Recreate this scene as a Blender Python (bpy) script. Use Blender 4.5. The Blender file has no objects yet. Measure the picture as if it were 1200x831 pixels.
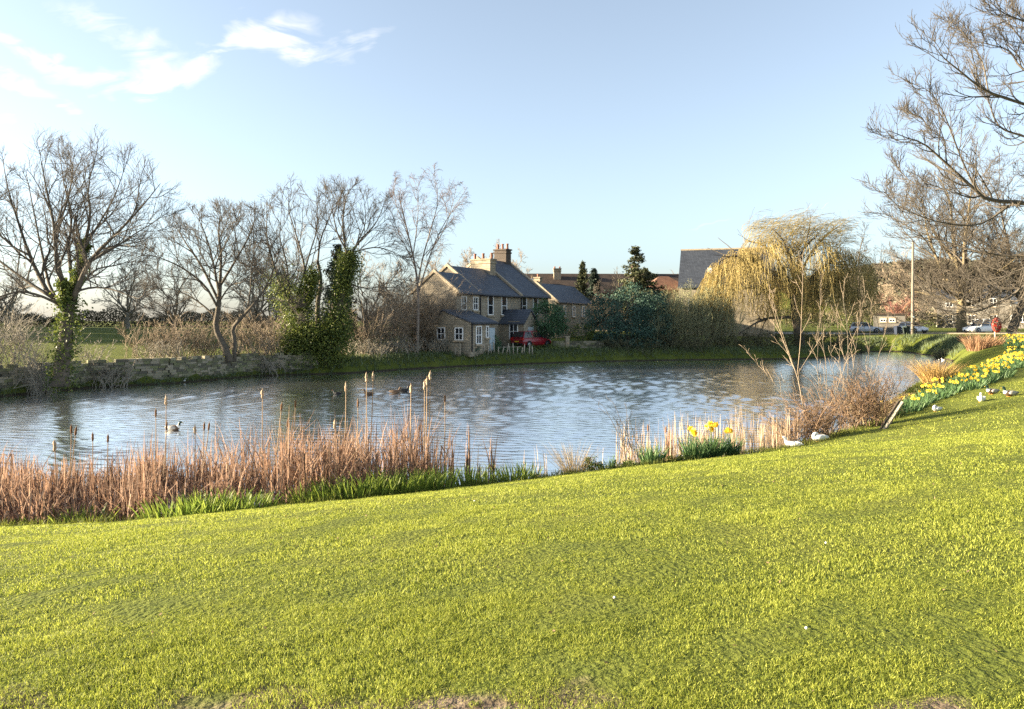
import bpy, math, random
import numpy as np
from mathutils import Matrix, Vector
SC = bpy.context.scene
COL = SC.collection
R_ = math.radians
# ------------------------------------------------------------------ camera, world, sun, exposure
EYE, F, HZ = 3.67, 867.0, 376.0            # eye height over the water, focal length and horizon row in photo pixels
cam = bpy.data.cameras.new('camera'); camo = bpy.data.objects.new('camera', cam); COL.objects.link(camo)
cam.sensor_width = 36.0; cam.lens = 36.0 * F / 1200.0
cam.shift_y = -(415.5 - HZ) / 1200.0
cam.clip_start = 0.05; cam.clip_end = 6000
camo.location = (0, 0, EYE); camo.rotation_euler = (R_(90), 0, 0)
SC.camera = camo
SUN_EL, SUN_AZ = 12.5, -89.0               # azimuth from +Y, negative = left
world = bpy.data.worlds.new('World'); SC.world = world; world.use_nodes = True
SC.view_settings.view_transform = 'Standard'; SC.view_settings.look = 'None'
SC.view_settings.exposure = 2.6; SC.view_settings.gamma = 1.0; SC.view_settings.use_curve_mapping = False
sun = bpy.data.lights.new('sun', 'SUN'); suno = bpy.data.objects.new('sun', sun); COL.objects.link(suno)
sun.energy = 5.0; sun.angle = R_(0.6); sun.color = (1.0, 0.84, 0.60)
_d = Vector((math.sin(R_(SUN_AZ)) * math.cos(R_(SUN_EL)), math.cos(R_(SUN_AZ)) * math.cos(R_(SUN_EL)), math.sin(R_(SUN_EL))))
suno.rotation_euler = _d.to_track_quat('Z', 'Y').to_euler()
SC.cycles.use_denoising = False
SC.cycles.max_bounces = 6; SC.cycles.diffuse_bounces = 3; SC.cycles.glossy_bounces = 3; SC.cycles.transmission_bounces = 3
SC.cycles.transparent_max_bounces = 6


def build_world():
    nt = world.node_tree; N = nt.nodes; L = nt.links
    bg = N['Background']; bg.inputs[1].default_value = 0.066
    s = N.new('ShaderNodeTexSky'); s.sky_type = 'NISHITA'; s.sun_disc = False
    s.sun_elevation = R_(SUN_EL); s.sun_rotation = R_(SUN_AZ)
    s.air_density = 1.0; s.dust_density = 1.3; s.ozone_density = 3.3; s.altitude = 100

    def M(op, a, b=None, c=None):
        n = N.new('ShaderNodeMath'); n.operation = op
        for i, x in enumerate((a, b, c)):
            if x is None: continue
            if isinstance(x, (int, float)): n.inputs[i].default_value = x
            else: L.new(x, n.inputs[i])
        return n.outputs[0]
    tc = N.new('ShaderNodeTexCoord'); sp = N.new('ShaderNodeSeparateXYZ'); L.new(tc.outputs['Generated'], sp.inputs[0])
    yy = M('MAXIMUM', sp.outputs[1], 0.05)
    az = M('DIVIDE', sp.outputs[0], yy); el = M('DIVIDE', sp.outputs[2], yy)
    cv = N.new('ShaderNodeCombineXYZ'); L.new(az, cv.inputs[0]); L.new(el, cv.inputs[1])
    # wispy clouds: each is a tilted soft patch of sky filled with fibrous noise
    wn = N.new('ShaderNodeTexNoise'); wn.inputs['Scale'].default_value = 9; wn.inputs['Detail'].default_value = 3
    L.new(cv.outputs[0], wn.inputs['Vector'])
    wo = N.new('ShaderNodeVectorMath'); wo.operation = 'SUBTRACT'; L.new(wn.outputs['Color'], wo.inputs[0]); wo.inputs[1].default_value = (.5, .5, .5)
    ws = N.new('ShaderNodeVectorMath'); ws.operation = 'SCALE'; L.new(wo.outputs[0], ws.inputs[0]); ws.inputs['Scale'].default_value = 0.14
    wa = N.new('ShaderNodeVectorMath'); wa.operation = 'ADD'; L.new(cv.outputs[0], wa.inputs[0]); L.new(ws.outputs[0], wa.inputs[1])
    wsp = N.new('ShaderNodeSeparateXYZ'); L.new(wa.outputs[0], wsp.inputs[0])
    tot = None
    for (u, v, ru, rv, ang, k) in ((30, 58, 85, 14, -14, 1.0), (130, 84, 75, 15, -6, 1.1), (222, 78, 62, 14, 16, 1.0), (60, 115, 48, 10, -18, .9), (20, 96, 40, 9, -10, .8), (190, 40, 30, 24, 60, .45),
                                   (130, 20, 75, 22, -20, .8), (300, 42, 42, 26, -22, .95), (345, 46, 58, 22, 5, .62), (440, 34, 38, 10, 12, .8),
                                   (195, 34, 26, 30, 10, .3), (845, 267, 40, 2.2, 2, .55), (5, 135, 30, 16, 0, .6), (330, 60, 90, 14, 2, .4)):
        a0, e0 = (u - 600) / F, (HZ - v) / F
        c, s_ = math.cos(R_(ang)), math.sin(R_(ang))
        da = M('SUBTRACT', wsp.outputs[0], a0); de = M('SUBTRACT', wsp.outputs[1], e0)
        p = M('MULTIPLY', M('ADD', M('MULTIPLY', da, c), M('MULTIPLY', de, s_)), F / ru)
        q = M('MULTIPLY', M('SUBTRACT', M('MULTIPLY', de, c), M('MULTIPLY', da, s_)), F / rv)
        r2 = M('ADD', M('MULTIPLY', p, p), M('MULTIPLY', q, q))
        g = M('MULTIPLY', M('POWER', 2.718, M('MULTIPLY', r2, -1.0)), k)
        tot = g if tot is None else M('ADD', tot, g)
    mp = N.new('ShaderNodeMapping'); mp.inputs['Scale'].default_value = (9, 26, 1); mp.inputs['Rotation'].default_value = (0, 0, R_(-18)); L.new(cv.outputs[0], mp.inputs['Vector'])
    fn = N.new('ShaderNodeTexNoise'); fn.inputs['Scale'].default_value = 1.0; fn.inputs['Detail'].default_value = 7; fn.inputs['Roughness'].default_value = .62; fn.inputs['Distortion'].default_value = .8
    L.new(mp.outputs[0], fn.inputs['Vector'])
    fr = M('MULTIPLY', M('SUBTRACT', fn.outputs[0], 0.36), 3.1)
    dens = M('MULTIPLY', tot, fr)
    n = N.new('ShaderNodeMath'); n.operation = 'SUBTRACT'; n.use_clamp = True; L.new(dens, n.inputs[0]); n.inputs[1].default_value = 0.14
    dens = M('MULTIPLY', n.outputs[0], M('GREATER_THAN', sp.outputs[1], 0.06))
    dens = M('MINIMUM', M('MULTIPLY', dens, 1.25), 0.95)
    mx = N.new('ShaderNodeMix'); mx.data_type = 'RGBA'; L.new(dens, mx.inputs[0]); hs = N.new('ShaderNodeHueSaturation'); hs.inputs['Hue'].default_value = .493; hs.inputs['Saturation'].default_value = .60; hs.inputs['Value'].default_value = .86; L.new(s.outputs[0], hs.inputs['Color']); L.new(hs.outputs[0], mx.inputs[6]); mx.inputs[7].default_value = (3.3, 3.25, 3.2, 1)
    L.new(mx.outputs[2], bg.inputs[0])


build_world()


# ------------------------------------------------------------------ helpers
def at(u, v, y):
    return np.array([(u - 600) / F * y, y, EYE + (HZ - v) / F * y])


def tag(o, label, cat, group=None, kind=None):
    o['label'] = label; o['category'] = cat
    if group: o['group'] = group
    if kind: o['kind'] = kind
    return o


def thing(name, label, cat, loc, rz=0.0, group=None):
    o = bpy.data.objects.new(name, None); COL.objects.link(o); o.empty_display_size = 0.2
    o.location = tuple(float(x) for x in loc); o.rotation_euler = (0, 0, rz)
    return tag(o, label, cat, group)


def kids(o): return [c for c in bpy.data.objects if c.parent == o]


def copy_tree(o, parent=None):
    c = o.copy(); COL.objects.link(c); c.parent = parent
    for ch in list(o.children): copy_tree(ch, c)
    return c


class MB:
    def __init__(s): s.V = []; s.Fc = []; s.n = 0

    def add(s, V, Fa, m=0):
        V = np.asarray(V, float).reshape(-1, 3); Fa = np.asarray(Fa, int)
        if Fa.size == 0: return s
        s.V.append(V); s.Fc.append((Fa + s.n, m)); s.n += len(V); return s

    def box(s, c, size, rz=0, m=0, M=None):
        x, y, z = [k / 2 for k in size]
        V = np.array([(-x, -y, -z), (x, -y, -z), (x, y, -z), (-x, y, -z), (-x, -y, z), (x, -y, z), (x, y, z), (-x, y, z)])
        if M is not None: V = V @ np.array(M.to_3x3()).T
        elif rz:
            cz, sz = math.cos(rz), math.sin(rz); V = V @ np.array([[cz, sz, 0], [-sz, cz, 0], [0, 0, 1]])
        return s.add(V + np.array(c), [(0, 3, 2, 1), (4, 5, 6, 7), (0, 1, 5, 4), (1, 2, 6, 5), (2, 3, 7, 6), (3, 0, 4, 7)], m)

    def quad(s, a, b, c, d, m=0): return s.add([a, b, c, d], [(0, 1, 2, 3)], m)

    def prism(s, poly, d, m=0):
        # poly: (n,3) planar ring, extruded by vector d
        P = np.asarray(poly, float); n = len(P); d = np.asarray(d, float)
        s.add(np.vstack([P, P + d]), [(i, (i + 1) % n, n + (i + 1) % n, n + i) for i in range(n)], m)
        for off, fl in ((P, 1), (P + d, 0)):
            idx = list(range(n))
            s._poly(off, idx[::-1] if fl else idx, m)
        return s

    def _poly(s, V, idx, m):
        V = np.asarray(V, float); s.V.append(V); s.Fc.append((np.array([[i + s.n for i in idx]]), m)); s.n += len(V)

    def tubes(s, P, R, k=4, m=0, cap=False):
        P = np.asarray(P, float); R = np.asarray(R, float); B, n, _ = P.shape
        T = np.gradient(P, axis=1); T /= np.linalg.norm(T, axis=2, keepdims=True) + 1e-9
        ch = P[:, -1] - P[:, 0]; ax = np.zeros((B, 3)); ax[np.arange(B), np.argmin(np.abs(ch), axis=1)] = 1
        A = np.cross(T, ax[:, None, :]); A /= np.linalg.norm(A, axis=2, keepdims=True) + 1e-9
        Bv = np.cross(T, A)
        th = np.arange(k) * 2 * math.pi / k
        V = P[:, :, None, :] + R[:, :, None, None] * (np.cos(th)[None, None, :, None] * A[:, :, None, :] + np.sin(th)[None, None, :, None] * Bv[:, :, None, :])
        i = np.arange(n - 1)[:, None] * k; j = np.arange(k)[None, :]; j2 = (j + 1) % k
        q = np.stack([i + j, i + j2, i + k + j2, i + k + j], -1).reshape(-1, 4)
        Fa = (np.arange(B)[:, None, None] * (n * k) + q[None]).reshape(-1, 4)
        n0 = s.n
        s.add(V.reshape(-1, 3), Fa, m)
        if cap:
            e = np.arange(B)[:, None] * (n * k) + (n - 1) * k + np.arange(k)[None]
            s.Fc.append((e + n0, m)); s.Fc.append((np.arange(B)[:, None] * (n * k) + np.arange(k)[None, ::-1] + n0, m))
        return s

    def tube(s, P, R, k=6, m=0, cap=True):
        P = np.asarray(P, float)
        return s.tubes(P[None], np.broadcast_to(np.asarray(R, float), (len(P),))[None], k, m, cap)

    def ribbons(s, P, W, S, m=0):
        P = np.asarray(P, float); B, n, _ = P.shape
        V = np.stack([P - S[:, None, :] * W[:, :, None] / 2, P + S[:, None, :] * W[:, :, None] / 2], 2)
        i = np.arange(n - 1)[:, None] * 2
        q = (i + np.array([[0, 1, 3, 2]]))
        Fa = (np.arange(B)[:, None, None] * (2 * n) + q[None]).reshape(-1, 4)
        return s.add(V.reshape(-1, 3), Fa, m)

    def leaves(s, pos, size, rng, asp=0.6, up=0.0, m=0):
        pos = np.asarray(pos, float); N = len(pos)
        a = rng.normal(size=(N, 3)); a /= np.linalg.norm(a, axis=1, keepdims=True)
        b = rng.normal(size=(N, 3)); b[:, 2] += up; b -= (a * b).sum(1, keepdims=True) * a; b /= np.linalg.norm(b, axis=1, keepdims=True) + 1e-9
        sz = np.broadcast_to(np.asarray(size, float), (N,))[:, None]
        V = np.stack([pos - b * sz / 2, pos + a * sz * asp / 2, pos + b * sz / 2, pos - a * sz * asp / 2], 1).reshape(-1, 3)
        return s.add(V, np.arange(4 * N).reshape(N, 4), m)

    def loft(s, rings, m=0, close=True):
        # rings: list of (k,3) arrays
        k = len(rings[0]); n = len(rings); n0 = s.n
        V = np.vstack(rings); Fa = [(i * k + j, i * k + (j + 1) % k, (i + 1) * k + (j + 1) % k, (i + 1) * k + j) for i in range(n - 1) for j in range(k)]
        s.add(V, Fa, m)
        if close:
            s.Fc.append((np.array([list(range(k))[::-1]]) + n0, m)); s.Fc.append((np.array([list(range(k))]) + n0 + (n - 1) * k, m))
        return s

    def build(s, name, mats, parent=None, smooth=False, off=None, bevel=0):
        V = np.vstack(s.V)
        if off is not None: V = V - np.asarray(off, float)
        me = bpy.data.meshes.new(name)
        nl = sum(f.size for f, _ in s.Fc); npol = sum(len(f) for f, _ in s.Fc)
        me.vertices.add(len(V)); me.vertices.foreach_set('co', V.astype(np.float32).ravel())
        me.loops.add(nl); me.loops.foreach_set('vertex_index', np.concatenate([f.ravel() for f, _ in s.Fc]).astype(np.int32))
        tot = np.concatenate([np.full(len(f), f.shape[1]) for f, _ in s.Fc]).astype(np.int32)
        me.polygons.add(npol); me.polygons.foreach_set('loop_start', (np.cumsum(tot) - tot).astype(np.int32))
        mi = np.concatenate([np.full(len(f), m) for f, m in s.Fc]).astype(np.int32)
        if not isinstance(mats, (list, tuple)): mats = [mats]
        for mt in mats: me.materials.append(mt)
        me.polygons.foreach_set('material_index', mi)
        me.polygons.foreach_set('use_smooth', np.full(npol, bool(smooth)))
        me.update(calc_edges=True); me.validate()
        o = bpy.data.objects.new(name, me); COL.objects.link(o)
        if parent is not None: o.parent = parent
        if bevel:
            b = o.modifiers.new('bevel', 'BEVEL'); b.width = bevel; b.segments = 2; b.limit_method = 'ANGLE'
        return o


def mat(name, c1, c2=None, scale=4.0, rough=0.8, trans=0.0, spec=0.3, bump=0.0, island=0.0, metal=0.0, detail=5, stretch=None, c3=None, isc=None, bscale=None):
    """procedural surface: two or three colours mixed by noise, optional per-island colour spread, translucency and bump"""
    m = bpy.data.materials.new(name); m.use_nodes = True
    nt = m.node_tree; N = nt.nodes; L = nt.links; b = N['Principled BSDF']
    b.inputs['Roughness'].default_value = rough; b.inputs['Specular IOR Level'].default_value = spec; b.inputs['Metallic'].default_value = metal
    c2 = c2 or tuple(x * 0.7 for x in c1)
    tc = N.new('ShaderNodeTexCoord'); mp = N.new('ShaderNodeMapping'); L.new(tc.outputs['Object'], mp.inputs[0])
    if stretch: mp.inputs['Scale'].default_value = stretch
    no = N.new('ShaderNodeTexNoise'); no.inputs['Scale'].default_value = scale; no.inputs['Detail'].default_value = detail; no.inputs['Roughness'].default_value = .6
    L.new(mp.outputs[0], no.inputs['Vector'])
    rp = N.new('ShaderNodeValToRGB'); rp.color_ramp.elements[0].position = .3; rp.color_ramp.elements[1].position = .7
    rp.color_ramp.elements[0].color = (*c2, 1); rp.color_ramp.elements[1].color = (*c1, 1)
    if c3:
        e = rp.color_ramp.elements.new(.5); e.color = (*c3, 1)
    fac = no.outputs[0]
    if island:
        ge = N.new('ShaderNodeNewGeometry')
        mm = N.new('ShaderNodeMix'); mm.inputs[0].default_value = island; L.new(no.outputs[0], mm.inputs[2]); L.new(ge.outputs['Random Per Island'], mm.inputs[3])
        fac = mm.outputs[0]
    L.new(fac, rp.inputs[0]); col = rp.outputs[0]
    L.new(col, b.inputs['Base Color'])
    if bump:
        bp = N.new('ShaderNodeBump'); bp.inputs['Strength'].default_value = bump; bp.inputs['Distance'].default_value = .05
        if bscale:
            n2 = N.new('ShaderNodeTexNoise'); n2.inputs['Scale'].default_value = bscale; n2.inputs['Detail'].default_value = 4
            L.new(mp.outputs[0], n2.inputs['Vector']); L.new(n2.outputs[0], bp.inputs['Height'])
        else: L.new(no.outputs[0], bp.inputs['Height'])
        L.new(bp.outputs[0], b.inputs['Normal'])
    if trans:
        t = N.new('ShaderNodeBsdfTranslucent'); L.new(col, t.inputs[0])
        mx = N.new('ShaderNodeMixShader'); mx.inputs[0].default_value = trans; L.new(b.outputs[0], mx.inputs[1]); L.new(t.outputs[0], mx.inputs[2])
        L.new(mx.outputs[0], N['Material Output'].inputs[0])
    return m


def brick_mat(name, c1, c2, mortar, bw=.45, bh=.2, msize=.02, rough=.9, axes='xz', bump=.4):
    m = bpy.data.materials.new(name); m.use_nodes = True
    nt = m.node_tree; N = nt.nodes; L = nt.links; b = N['Principled BSDF']; b.inputs['Roughness'].default_value = rough; b.inputs['Specular IOR Level'].default_value = .2
    tc = N.new('ShaderNodeTexCoord'); sp = N.new('ShaderNodeSeparateXYZ'); L.new(tc.outputs['Object'], sp.inputs[0])
    ad = N.new('ShaderNodeMath'); ad.operation = 'ADD'; L.new(sp.outputs[0], ad.inputs[0]); L.new(sp.outputs[1], ad.inputs[1])
    cb = N.new('ShaderNodeCombineXYZ'); L.new(ad.outputs[0], cb.inputs[0]); L.new(sp.outputs[2], cb.inputs[1])
    br = N.new('ShaderNodeTexBrick'); br.inputs['Color1'].default_value = (*c1, 1); br.inputs['Color2'].default_value = (*c2, 1); br.inputs['Mortar'].default_value = (*mortar, 1)
    br.inputs['Scale'].default_value = 1; br.inputs['Brick Width'].default_value = bw; br.inputs['Row Height'].default_value = bh; br.inputs['Mortar Size'].default_value = msize
    L.new(cb.outputs[0], br.inputs['Vector'])
    no = N.new('ShaderNodeTexNoise'); no.inputs['Scale'].default_value = 1.4; no.inputs['Detail'].default_value = 6; L.new(tc.outputs['Object'], no.inputs['Vector'])
    rp = N.new('ShaderNodeValToRGB'); rp.color_ramp.elements[0].color = (.55, .55, .55, 1); rp.color_ramp.elements[1].color = (1.25, 1.2, 1.1, 1); L.new(no.outputs[0], rp.inputs[0])
    mu = N.new('ShaderNodeMix'); mu.data_type = 'RGBA'; mu.blend_type = 'MULTIPLY'; mu.inputs[0].default_value = 1; L.new(br.outputs[0], mu.inputs[6]); L.new(rp.outputs[0], mu.inputs[7])
    L.new(mu.outputs[2], b.inputs['Base Color'])
    bp = N.new('ShaderNodeBump'); bp.inputs['Strength'].default_value = bump; bp.inputs['Distance'].default_value = .02; bp.invert = True; L.new(br.outputs['Fac'], bp.inputs['Height']); L.new(bp.outputs[0], b.inputs['Normal'])
    return m


M_ = {}
M_['bark'] = mat('bark', (.13, .108, .08), (.065, .055, .042), 6, .95, bump=.5)
M_['twig'] = mat('twig_bark', (.095, .08, .062), (.05, .043, .034), 3, .9)
M_['twig_tan'] = mat('tan_twigs', (.30, .235, .165), (.16, .125, .088), 1.2, .9)
M_['twig_grey'] = mat('grey_twigs', (.34, .30, .235), (.18, .16, .125), 1.2, .9)
M_['bark_pale'] = mat('pale_bark', (.19, .15, .095), (.085, .068, .048), 1.1, .9, c3=(.15, .12, .065))
M_['twig_pale'] = mat('pale_twigs', (.135, .112, .083), (.066, .056, .043), 2, .9)
M_['birch'] = mat('birch_bark', (.30, .25, .20), (.11, .08, .065), 3, .8, stretch=(1, 1, 3))
M_['birch_twig'] = mat('birch_twigs', (.16, .11, .085), (.09, .06, .05), 2, .9)
M_['ivy'] = mat('ivy_leaves', (.175, .205, .04), (.04, .068, .02), .8, .5, trans=.35, island=.5)
M_['ever'] = mat('evergreen_leaves', (.085, .165, .065), (.03, .075, .04), .9, .6, trans=.15, island=.45)
M_['ever_blue'] = mat('dark_evergreen_leaves', (.06, .115, .078), (.024, .056, .042), .9, .6, trans=.12, island=.45)
M_['conifer'] = mat('conifer_needles', (.075, .082, .03), (.028, .036, .016), .8, .7, trans=.1, island=.4)
M_['cypress'] = mat('cypress_needles', (.03, .05, .03), (.012, .022, .016), 1.2, .7, trans=.1, island=.4)
M_['willow'] = mat('willow_withies', (.47, .37, .14), (.26, .205, .075), .55, .7, trans=.4, island=.45)
M_['willow_green'] = mat('willow_whips', (.33, .32, .17), (.17, .175, .10), .8, .8, trans=.2, island=.45)
M_['reed'] = mat('dead_reed', (.43, .28, .19), (.13, .082, .055), 1.3, .75, trans=.35, island=.65, c3=(.29, .175, .115))
M_['reed_pale'] = mat('pale_reed', (.52, .40, .27), (.26, .18, .11), 1.5, .75, trans=.35, island=.5)
M_['reed_head'] = mat('bulrush_head', (.20, .105, .05), (.10, .05, .025), 20, .95)
M_['reed_fluff'] = mat('bulrush_fluff', (.50, .38, .27), (.28, .19, .12), 25, .95)
M_['iris'] = mat('iris_leaf', (.30, .36, .06), (.13, .20, .035), 2, .5, trans=.4, island=.5)
M_['daff_leaf'] = mat('daffodil_leaf', (.12, .20, .07), (.045, .10, .04), 4, .5, trans=.3, island=.5)
M_['petal'] = mat('daffodil_petal', (.88, .70, .10), (.84, .62, .05), 12, .6, trans=.3)
M_['trumpet'] = mat('daffodil_trumpet', (.88, .56, .03), (.82, .48, .02), 12, .6, trans=.2)
M_['tussock'] = mat('pale_tussock', (.48, .37, .21), (.24, .18, .10), 2, .8, trans=.35, island=.5)
M_['bramble'] = mat('bramble_stems', (.26, .17, .105), (.12, .08, .05), 2, .85, trans=.2, island=.5)
M_['tussock_gold'] = mat('golden_tussock', (.62, .43, .16), (.36, .23, .08), 2, .8, trans=.35, island=.5)
M_['tussock_rust'] = mat('rust_tussock', (.42, .25, .14), (.2, .115, .065), 2, .8, trans=.3, island=.5)
M_['rush'] = mat('dark_rush', (.14, .135, .07), (.06, .06, .035), 2, .8, trans=.2, island=.5)
M_['bankgrass'] = mat('bank_grass', (.14, .18, .085), (.07, .09, .045), .7, .7, trans=.3, island=.5)
M_['fringe'] = mat('fringe_grass', (.17, .185, .03), (.075, .09, .02), 1.2, .7, trans=.4, island=.5)
M_['hedge'] = mat('hedge_leaves', (.16, .14, .08), (.08, .07, .04), .5, .8, island=.4)
M_['stone'] = brick_mat('sandstone_wall', (.36, .315, .25), (.28, .245, .195), (.24, .21, .165), .5, .22)
M_['stone_grey'] = brick_mat('weathered_stone_wall', (.36, .31, .24), (.26, .225, .17), (.2, .175, .135), .5, .22)
M_['stone_trim'] = mat('dressed_stone', (.37, .31, .22), (.26, .21, .15), 3, .85, bump=.2)
M_['dry'] = mat('field_stone', (.25, .22, .16), (.10, .092, .068), 2.2, .95, bump=.4, island=.6, c3=(.15, .155, .075))
M_['slate'] = brick_mat('slate_roof', (.09, .105, .135), (.062, .074, .098), (.035, .04, .05), .34, .22, .012, .55)
M_['slate_dark'] = brick_mat('dark_slate_roof', (.055, .066, .09), (.04, .048, .066), (.022, .026, .034), .34, .22, .012, .6)
M_['slate_brown'] = brick_mat('brown_roof', (.088, .066, .054), (.064, .05, .043), (.035, .028, .024), .34, .25, .012, .7)
M_['tile_red'] = brick_mat('red_tile_roof', (.21, .12, .085), (.165, .095, .07), (.10, .05, .035), .3, .25, .012, .8)
M_['pot'] = mat('chimney_pot', (.27, .125, .085), (.2, .09, .06), 5, .8)
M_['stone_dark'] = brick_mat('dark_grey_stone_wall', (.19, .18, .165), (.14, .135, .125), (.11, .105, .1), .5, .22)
M_['soot'] = brick_mat('sooty_brick', (.075, .055, .045), (.05, .038, .034), (.12, .11, .10), .24, .09, .012)
M_['white'] = mat('white_paint', (.78, .78, .76), (.68, .68, .66), 3, .45)
M_['glass'] = mat('dark_glass', (.018, .022, .028), (.012, .014, .018), 1, .04, spec=.6)
M_['black'] = mat('black_plastic', (.018, .019, .021), (.012, .012, .014), 6, .5)
M_['rubber'] = mat('rubber', (.02, .02, .02), (.014, .014, .014), 8, .85)
M_['alloy'] = mat('alloy_rim', (.45, .46, .48), (.38, .39, .41), 5, .3, metal=.8)
M_['door_blue'] = mat('pale_blue_door', (.36, .42, .45), (.30, .36, .39), 3, .5)
M_['wood'] = mat('weathered_wood', (.46, .39, .29), (.28, .23, .165), 3, .85, stretch=(6, 6, 1), bump=.3)
M_['wood_dark'] = mat('dark_timber', (.085, .065, .05), (.05, .04, .032), 3, .85, stretch=(6, 6, 1))
M_['pole'] = mat('pole_wood', (.20, .175, .14), (.13, .11, .09), 2, .85, stretch=(5, 5, .6), bump=.2)
M_['car_red'] = mat('red_car_paint', (.24, .011, .02), (.22, .01, .018), 1, .22, spec=.6)
M_['car_white'] = mat('white_car_paint', (.72, .73, .74), (.70, .71, .72), 1, .25, spec=.5)
M_['car_silver'] = mat('silver_car_paint', (.50, .52, .55), (.48, .50, .53), 1, .25, spec=.5, metal=.3)
M_['car_blue'] = mat('blue_grey_car_paint', (.13, .17, .24), (.12, .16, .23), 1, .25, spec=.5)
M_['lamp_red'] = mat('red_lens', (.45, .015, .012), (.4, .012, .01), 2, .2)
M_['lamp_clear'] = mat('clear_lens', (.75, .75, .74), (.65, .65, .64), 2, .12)
M_['plate_y'] = mat('yellow_plate', (.75, .50, .05), (.7, .46, .04), 2, .5)
M_['plate_w'] = mat('white_plate', (.75, .75, .72), (.7, .7, .68), 2, .5)
M_['bin'] = mat('bin_plastic', (.022, .03, .05), (.016, .022, .04), 3, .5)
M_['bin_green'] = mat('dark_bin_plastic', (.018, .03, .025), (.013, .022, .02), 3, .5)
M_['lifered'] = mat('red_fibreglass', (.55, .03, .015), (.46, .024, .012), 3, .35)
M_['feather_w'] = mat('white_feather', (.80, .79, .75), (.66, .65, .61), 14, .8)
M_['feather_g'] = mat('grey_feather', (.42, .39, .35), (.30, .28, .25), 25, .8)
M_['feather_b'] = mat('brown_feather', (.13, .085, .055), (.075, .05, .034), 25, .8)
M_['feather_head'] = mat('green_head_feather', (.012, .045, .022), (.010, .02, .03), 20, .35)
M_['feather_k'] = mat('black_feather', (.02, .02, .022), (.013, .013, .015), 20, .6)
M_['bill_y'] = mat('yellow_bill', (.50, .36, .05), (.42, .28, .04), 10, .4)
M_['bill_o'] = mat('orange_bill', (.62, .26, .03), (.55, .2, .02), 10, .4)
M_['asphalt'] = mat('road_surface', (.42, .39, .35), (.32, .30, .27), 2.5, .9, bump=.2)
M_['concrete'] = mat('pale_render', (.46, .43, .37), (.37, .34, .29), 2, .9)
M_['blossom'] = mat('pink_bud_twigs', (.36, .17, .14), (.20, .10, .08), 1, .9, trans=.2)
M_['russet'] = mat('russet_twigs', (.30, .16, .085), (.17, .09, .05), 1, .9, trans=.1)
M_['farwood'] = mat('far_wood', (.085, .08, .05), (.05, .053, .035), .05, .95, island=.3)
M_['stake'] = mat('bleached_stake', (.40, .35, .27), (.26, .22, .17), 4, .9)
M_['moss'] = mat('leafy_herb', (.14, .19, .03), (.06, .10, .02), 6, .6, trans=.3, island=.5)

# ------------------------------------------------------------------ shoreline and terrain
SH_NEAR = [(-28, 24), (-23, 17.5), (-16, 14.2), (-9, 13.0), (-6.9, 13.3), (-4.9, 14.2), (-2.6, 15.2), (0, 16.6), (2.05, 17.8), (5.15, 19.4), (7.7, 20.9), (12.4, 25.7), (15.8, 31.2), (22, 40.5), (28.0, 49.0)]
SH_RIGHT = [(33, 55.5), (37, 61), (40.5, 68), (44, 77), (46.2, 86), (45, 88.2)]
SH_FAR = [(42.3, 88.2), (37.7, 81.6), (32, 74.5), (26.9, 70.7), (16, 69), (6.9, 66.3), (1, 62.5), (-4.8, 58.9), (-11.8, 51.3)]
SH_LEFT = [(-16.9, 48.9), (-19.8, 43), (-23, 40.3), (-24.7, 35.7), (-29, 31)]
POLY = np.array(SH_NEAR + SH_RIGHT + SH_FAR + SH_LEFT, float)
_cls = np.array([0] * len(SH_NEAR) + [1] * len(SH_RIGHT) + [2] * len(SH_FAR) + [3] * len(SH_LEFT))


def _dense():
    P = []; C = []
    n = len(POLY)
    for i in range(n):
        a, b = POLY[i], POLY[(i + 1) % n]; k = max(1, int(np.linalg.norm(b - a) / .7))
        for j in range(k):
            t = j / k; P.append(a + (b - a) * t); C.append(_cls[i] if t < .5 else _cls[(i + 1) % n])
    return np.array(P), np.array(C)


DP, DC = _dense()


def inside(x, y, Q=None):
    Q = POLY if Q is None else Q; r = np.zeros(x.shape, bool); n = len(Q)
    for i in range(n):
        (x1, y1), (x2, y2) = Q[i], Q[(i + 1) % n]
        c = ((y1 > y) != (y2 > y)) & (x < (x2 - x1) * (y - y1) / (y2 - y1 + 1e-12) + x1)
        r ^= c
    return r


def terrain(x, y, full=False):
    x = np.atleast_1d(np.asarray(x, float)); y = np.atleast_1d(np.asarray(y, float))
    z = np.empty(x.shape); S = np.empty(x.shape)
    for a in range(0, len(x), 20000):
        X, Y = x[a:a + 20000], y[a:a + 20000]
        d2 = (X[:, None] - DP[None, :, 0]) ** 2 + (Y[:, None] - DP[None, :, 1]) ** 2
        s = np.sqrt(d2.min(1)); w = 1 / (d2 + 1.0) ** 2
        ws = [(w * (DC == k)).sum(1) for k in range(4)]; W = sum(ws)
        pn = .06 + 2.1 * np.tanh(s / 9.0)
        pr = .06 + 2.2 * (1 - np.exp(-s / 1.6))
        pf = .06 + 1.05 * (1 - np.exp(-s / .6)) + np.clip((s - 5) * .03, 0, 1.3)
        pl = .06 + .12 * np.clip(s / .3, 0, 1) + 1.05 * np.clip((s - .42) / .3, 0, 1) + np.clip((s - 3) / 62, 0, 1) * 3.0
        zz = (ws[0] * pn + ws[1] * pr + ws[2] * pf + ws[3] * pl) / W
        ins = inside(X, Y)
        zz = np.where(ins, .06 - np.minimum(.9, .35 * s), zz)
        zz += 32 * np.exp(-(((X - 250) / 130) ** 2 + ((Y - 430) / 80) ** 2)) * (Y > 150)
        z[a:a + 20000] = zz; S[a:a + 20000] = np.where(ins, -s, s)
    return (z, S) if full else z


def gz(x, y): return float(terrain([x], [y])[0])


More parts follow.
